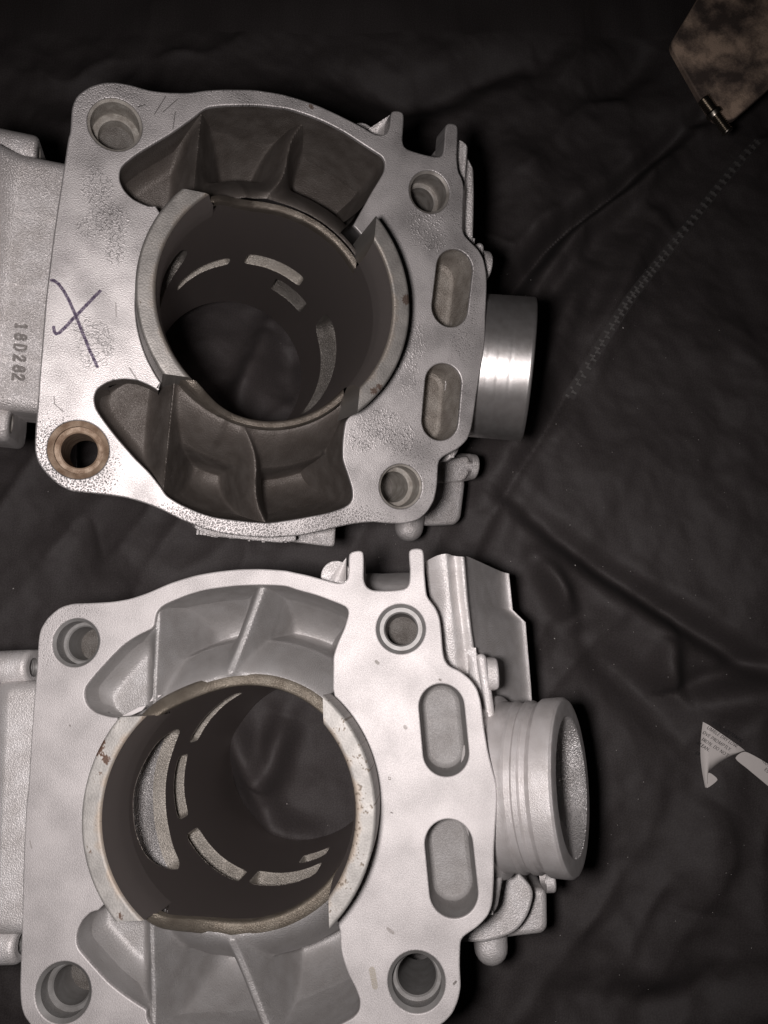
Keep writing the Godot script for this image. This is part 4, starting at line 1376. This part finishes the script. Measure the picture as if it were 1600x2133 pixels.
func _ready() -> void:
	# camera: a phone held above, leaning a little towards the top of the picture
	var cam := Camera3D.new()
	cam.name = "camera"
	add_child(cam)
	cam.position = Vector3(0, 0.364, 0)
	cam.basis = Basis(Vector3(1, 0, 0), Vector3(0, sin(0.15), -cos(0.15)), Vector3(0, cos(0.15), sin(0.15)))
	cam.fov = 63.72
	cam.near = 0.01
	cam.far = 20.0
	cam.current = true
	var we := WorldEnvironment.new()
	we.name = "environment"
	var env := Environment.new()
	env.background_mode = Environment.BG_COLOR
	env.background_color = Color(0.035, 0.034, 0.033)
	env.tonemap_mode = Environment.TONE_MAPPER_LINEAR
	env.tonemap_exposure = 1.0
	env.sdfgi_enabled = true
	env.ssao_enabled = true
	env.ssil_enabled = true
	we.environment = env
	add_child(we)
	# the phone's flash, a few centimetres left of the lens
	var flash := SpotLight3D.new()
	flash.name = "phone_flash"
	add_child(flash)
	flash.position = Vector3(-0.021, 0.362, 0.002)
	flash.basis = Basis.looking_at(Vector3(-0.10, -1.0, -0.06), Vector3(0, 0, -1))
	flash.light_color = Color(1.0, 0.94, 0.935).linear_to_srgb()
	flash.light_energy = 0.088
	flash.light_size = 0.004
	flash.spot_range = 3.0
	flash.spot_attenuation = 2.0
	flash.spot_angle = 57.0
	flash.spot_angle_attenuation = 1.0
	flash.shadow_enabled = true

	make_materials()
	build_cloth()

	var dark_turn := [Vector2(20.1, 0.0), Vector2(24.2, 0.0), Vector2(24.7, -0.3), Vector2(24.9, -0.9)]
	for k in 44:
		dark_turn.append(Vector2(24.88 - (0.022 if k % 2 else 0.0) - (0.045 if k in [13, 14, 22, 23, 30] else 0.0), -1.2 - k * 0.45))
	dark_turn.append(Vector2(24.3, -21.0))
	var flared := [Vector2(20.1, 0.0), Vector2(23.6, 0.0), Vector2(24.7, -0.25), Vector2(25.3, -0.9), Vector2(25.4, -1.8), Vector2(25.2, -6.4), Vector2(24.6, -7.2), Vector2(24.0, -7.9), Vector2(24.0, -9.4), Vector2(24.7, -10.0), Vector2(24.7, -11.4), Vector2(24.0, -12.1), Vector2(24.0, -13.8), Vector2(24.8, -14.6), Vector2(24.4, -16.0), Vector2(24.5, -18.0), Vector2(24.7, -21.0)]
	var big := [139.0, -19.0, 142.0, -24.2, 150.0, -26.5, 160.0, -29.2, 175.0, -31.4, 190.0, -31.6, 203.0, -31.0, 214.0, -28.0, 217.5, -23.0, 217.0, -17.0, 211.0, -9.3, 200.0, -5.2, 189.0, -2.6, 177.0, -2.4, 165.0, -2.8, 153.0, -5.0, 144.0, -11.5]
	var mb = M.port
	var md = M.port_dark
	var worn := {
		worn = true, pose = POSE_WORN, outline = OUTLINE_WORN, pocket_top = POCKET_TOP_WORN, pocket_low = POCKET_LOW_WORN,
		face = gasket_material(true), cast = M.cast_worn, rough = M.cast_worn, sleeve = sleeve_material(true), rim = M.rim_worn, pocket = M.pocket_worn, slot = M.slot_worn, hole = M.hole_worn,
		thick = 0.25, bow = 1.2, lip = 2.6, left_deep = -18.0, seam = -37.0,
		bolts = [
			{at = Vector2(-48.5, -45.8), r = 7.4, r2 = 5.0, ledge = 8.5, deep = 14.0, chamfer = 0.7, mat = M.scale, floor = 13.5, label = "bolt hole with pale scale on its wall"},
			{at = Vector2(46.0, -46.0), r = 6.7, r2 = 4.7, ledge = 9.0, deep = 30.0, chamfer = 0.7, mat = M.hole_worn, floor = 29.0},
			{at = Vector2(-49.4, 46.8), r = 8.2, r2 = 5.0, ledge = 4.2, deep = 34.0, chamfer = 1.5, mat = M.rust, label = "rust stained bolt hole"},
			{at = Vector2(45.9, 47.1), r = 7.0, r2 = 5.0, ledge = 8.0, deep = 30.0, chamfer = 0.6, mat = M.scale, floor = 26.0, label = "bolt hole with pale scale on its wall"}],
		slots = [[Vector2(56.8, -23.6), Vector2(56.5, -11.1), 6.15, 16.0], [Vector2(56.7, 12.9), Vector2(56.8, 25.1), 6.15, 16.0]],
		ports = [[window_of(big), 13.0, 6.0, md, md], [window(213, 253, -53.8, -62.5), 10.0, 3.0, mb, mb], [window(263, 303, -49.8, -61.8), 10.0, 3.0, mb, mb], [window(287, 315, -69.0, -85.0), 10.0, 3.0, md, md], [window(-31, 40, -50.3, -78.5, 8.0), 10.0, 3.0, md, md], [window(60, 103, -50, -62), 10.0, 3.0, mb, mb], [window(112, 152, -53.5, -62.5), 10.0, 3.0, mb, mb]],
		half = 37.0, top = -9.5, ramp = 1.0, ear_x = -70.4,
		spigot = Vector3(93.7, -17.5, 0.9), spigot_profile = dark_turn, spigot_mat = M.turned,
		lug_top = [73.6, -31.0, -9.5, 5.2, 1.9], lug_low = [91.6, 33.8, -48.0, 4.9, 2.0],
		housing = [
			[Vector3(54.5, -10, -66), Vector3(57.6, -10, -69.2), Vector3(60.2, -9, -67.2), Vector3(62.5, -14, -66.0), Vector3(65.3, -15, -62.5), Vector3(67.0, -24, -62.0), Vector3(71, -56, -62), Vector3(74, -58, -62)],
			[Vector3(54.5, -11, -55), Vector3(58.5, -11, -55), Vector3(60.8, -10, -55), Vector3(63.0, -14, -54), Vector3(66.0, -14, -54), Vector3(68.0, -24, -54), Vector3(75, -58, -52), Vector3(78, -60, -52)],
			[Vector3(54.5, -12, -40), Vector3(58.5, -12, -40), Vector3(61.0, -12, -40), Vector3(64.0, -14, -39), Vector3(67.2, -14, -38), Vector3(69.0, -24, -38), Vector3(77, -58, -40), Vector3(80, -60, -40)],
			[Vector3(54.5, -20, -30), Vector3(58.5, -20, -30), Vector3(61.0, -20, -30), Vector3(64.0, -20, -30), Vector3(67.2, -20, -30), Vector3(70.0, -30, -30), Vector3(77, -58, -30), Vector3(80, -60, -30)]],
		neck = [Vector2(62, 30), Vector2(78.5, 32.4), Vector2(90.1, 29.0), Vector2(90.9, 36), Vector2(88.8, 39.6), Vector2(80.4, 41.3), Vector2(76.5, 41.0), Vector2(62, 41)], neck_h = -56.0,
		cover = [Vector2(66, 40), Vector2(91.6, 38), Vector2(91.2, 54.2), Vector2(89.0, 57.0), Vector2(78.5, 58.4), Vector2(66, 58.4)], cover_h = -61.0,
		knob = Vector3(69.2, -60.0, 59.6), boss = Vector3(25.6, -13.0, -64.5), web = [Vector3(26.4, -9.0, -65.4), Vector3(31.8, -4.0, -61.5), Vector3(33.6, -4.0, -70.6)]}
	var w := build_cylinder("worn_engine_cylinder", worn)
	tag(w, "upper used engine cylinder with dark oily pockets and a pen cross on its face", "engine cylinder", "upturned engine cylinders")

	var clean := {
		worn = false, pose = POSE_BLASTED, outline = OUTLINE_BLASTED, pocket_top = POCKET_TOP_BLASTED, pocket_low = POCKET_LOW_BLASTED,
		face = gasket_material(false), cast = M.cast_light, rough = M.rough_light, sleeve = sleeve_material(false), rim = M.rim_light, pocket = M.pocket_light, slot = M.slot_light, hole = M.hole_light,
		thick = 0.8, bow = 0.0, lip = 4.0, left_deep = -15.0, seam = -37.0,
		bolts = [
			{at = Vector2(-48.6, -46.1), r = 7.0, r2 = 4.9, ledge = 6.0, deep = 16.0, chamfer = 0.8, mat = M.hole_light, floor = 15.5},
			{at = Vector2(46.1, -45.7), r = 7.05, r2 = 4.6, ledge = 1.6, deep = 18.0, chamfer = 0.9, mat = M.hole_light, floor = 17.5},
			{at = Vector2(-49.2, 47.0), r = 7.7, r2 = 5.2, ledge = 5.5, deep = 18.0, chamfer = 1.0, mat = M.hole_light, floor = 17.5},
			{at = Vector2(45.9, 46.8), r = 7.6, r2 = 5.2, ledge = 5.5, deep = 34.0, chamfer = 1.0, mat = M.hole_light}],
		slots = [[Vector2(56.5, -23.5), Vector2(57.0, -11.1), 6.35, 16.0], [Vector2(56.4, 12.9), Vector2(57.0, 25.1), 6.5, 16.0]],
		ports = [[window_of(big), 13.0, 6.0, mb, M.rough_light], [window(161, 198, -40.5, -52.0), 10.0, 3.0, mb, mb], [window(110, 152, -41.5, -56.0), 10.0, 3.0, mb, mb], [window(64, 105, -43.5, -61.0), 10.0, 3.0, mb, mb], [window(65, 84, -74.0, -88.0), 10.0, 3.0, mb, mb], [window(205, 247, -47.0, -58.5), 10.0, 3.0, mb, mb], [window(-31, 38, -50.3, -78.5, 8.0), 10.0, 3.0, md, md]],
		half = 36.0, top = -10.5, ramp = -0.6, ear_x = -70.8,
		spigot = Vector3(93.7, -17.5, 1.2), spigot_profile = flared, spigot_mat = M.spigot_light,
		lug_top = [73.9, -32.0, -8.0, 4.6, 2.0], lug_low = [91.2, 35.6, -50.0, 3.4, 1.3],
		housing = [
			[Vector3(54.0, -14, -66.5), Vector3(57.5, -10, -67.6), Vector3(60.6, -9, -68.0), Vector3(63.0, -13, -67.8), Vector3(66.0, -12, -67.2), Vector3(68.0, -22, -68.5), Vector3(80.5, -56, -67.8), Vector3(84.2, -59.6, -67.0)],
			[Vector3(55.0, -15, -55), Vector3(58.5, -11, -55), Vector3(61.0, -10, -55), Vector3(63.4, -13, -55), Vector3(66.2, -12, -55), Vector3(68.4, -22, -55), Vector3(80.8, -56, -54.5), Vector3(84.6, -59.6, -54.0)],
			[Vector3(55.5, -15, -45), Vector3(59.0, -12, -45), Vector3(61.6, -12, -45), Vector3(64.2, -14, -45), Vector3(66.8, -13, -45), Vector3(69.0, -22, -46), Vector3(84.6, -56, -49.8), Vector3(88.8, -59.8, -49.4)],
			[Vector3(56.0, -20, -24), Vector3(60.0, -20, -24), Vector3(62.6, -20, -24), Vector3(65.2, -22, -26), Vector3(68.8, -22, -27), Vector3(71.0, -30, -27), Vector3(84.8, -56, -27), Vector3(89.0, -59.8, -27)],
			[Vector3(56.0, -34, -8), Vector3(60.0, -34, -8), Vector3(62.6, -34, -8), Vector3(65.2, -34, -8), Vector3(68.8, -34, -8), Vector3(71.0, -40, -8), Vector3(84.8, -60, -8), Vector3(89.0, -62, -8)]],
		neck = [Vector2(52, 26), Vector2(73.4, 24), Vector2(83.5, 36), Vector2(81.0, 43), Vector2(77.2, 47.6), Vector2(71.6, 49.8), Vector2(65.6, 50.8), Vector2(52, 50)], neck_h = -44.0,
		cover = [Vector2(70, 39.2), Vector2(89.3, 39.2), Vector2(88.5, 51.6), Vector2(86.6, 53.4), Vector2(75.7, 54.2), Vector2(66, 56)], cover_h = -60.0,
		knob = Vector3(69.3, -60.0, 56.8), boss = Vector3(27.0, -9.0, -63.0), web = [Vector3(25.2, -6.0, -61.6), Vector3(30.6, -3.0, -60.4), Vector3(30.8, -4.0, -67.6)]}
	var c := build_cylinder("blasted_engine_cylinder", clean)
	tag(c, "lower freshly blasted pale grey engine cylinder with its exhaust outlet open to the right", "engine cylinder", "upturned engine cylinders")

	build_extras()
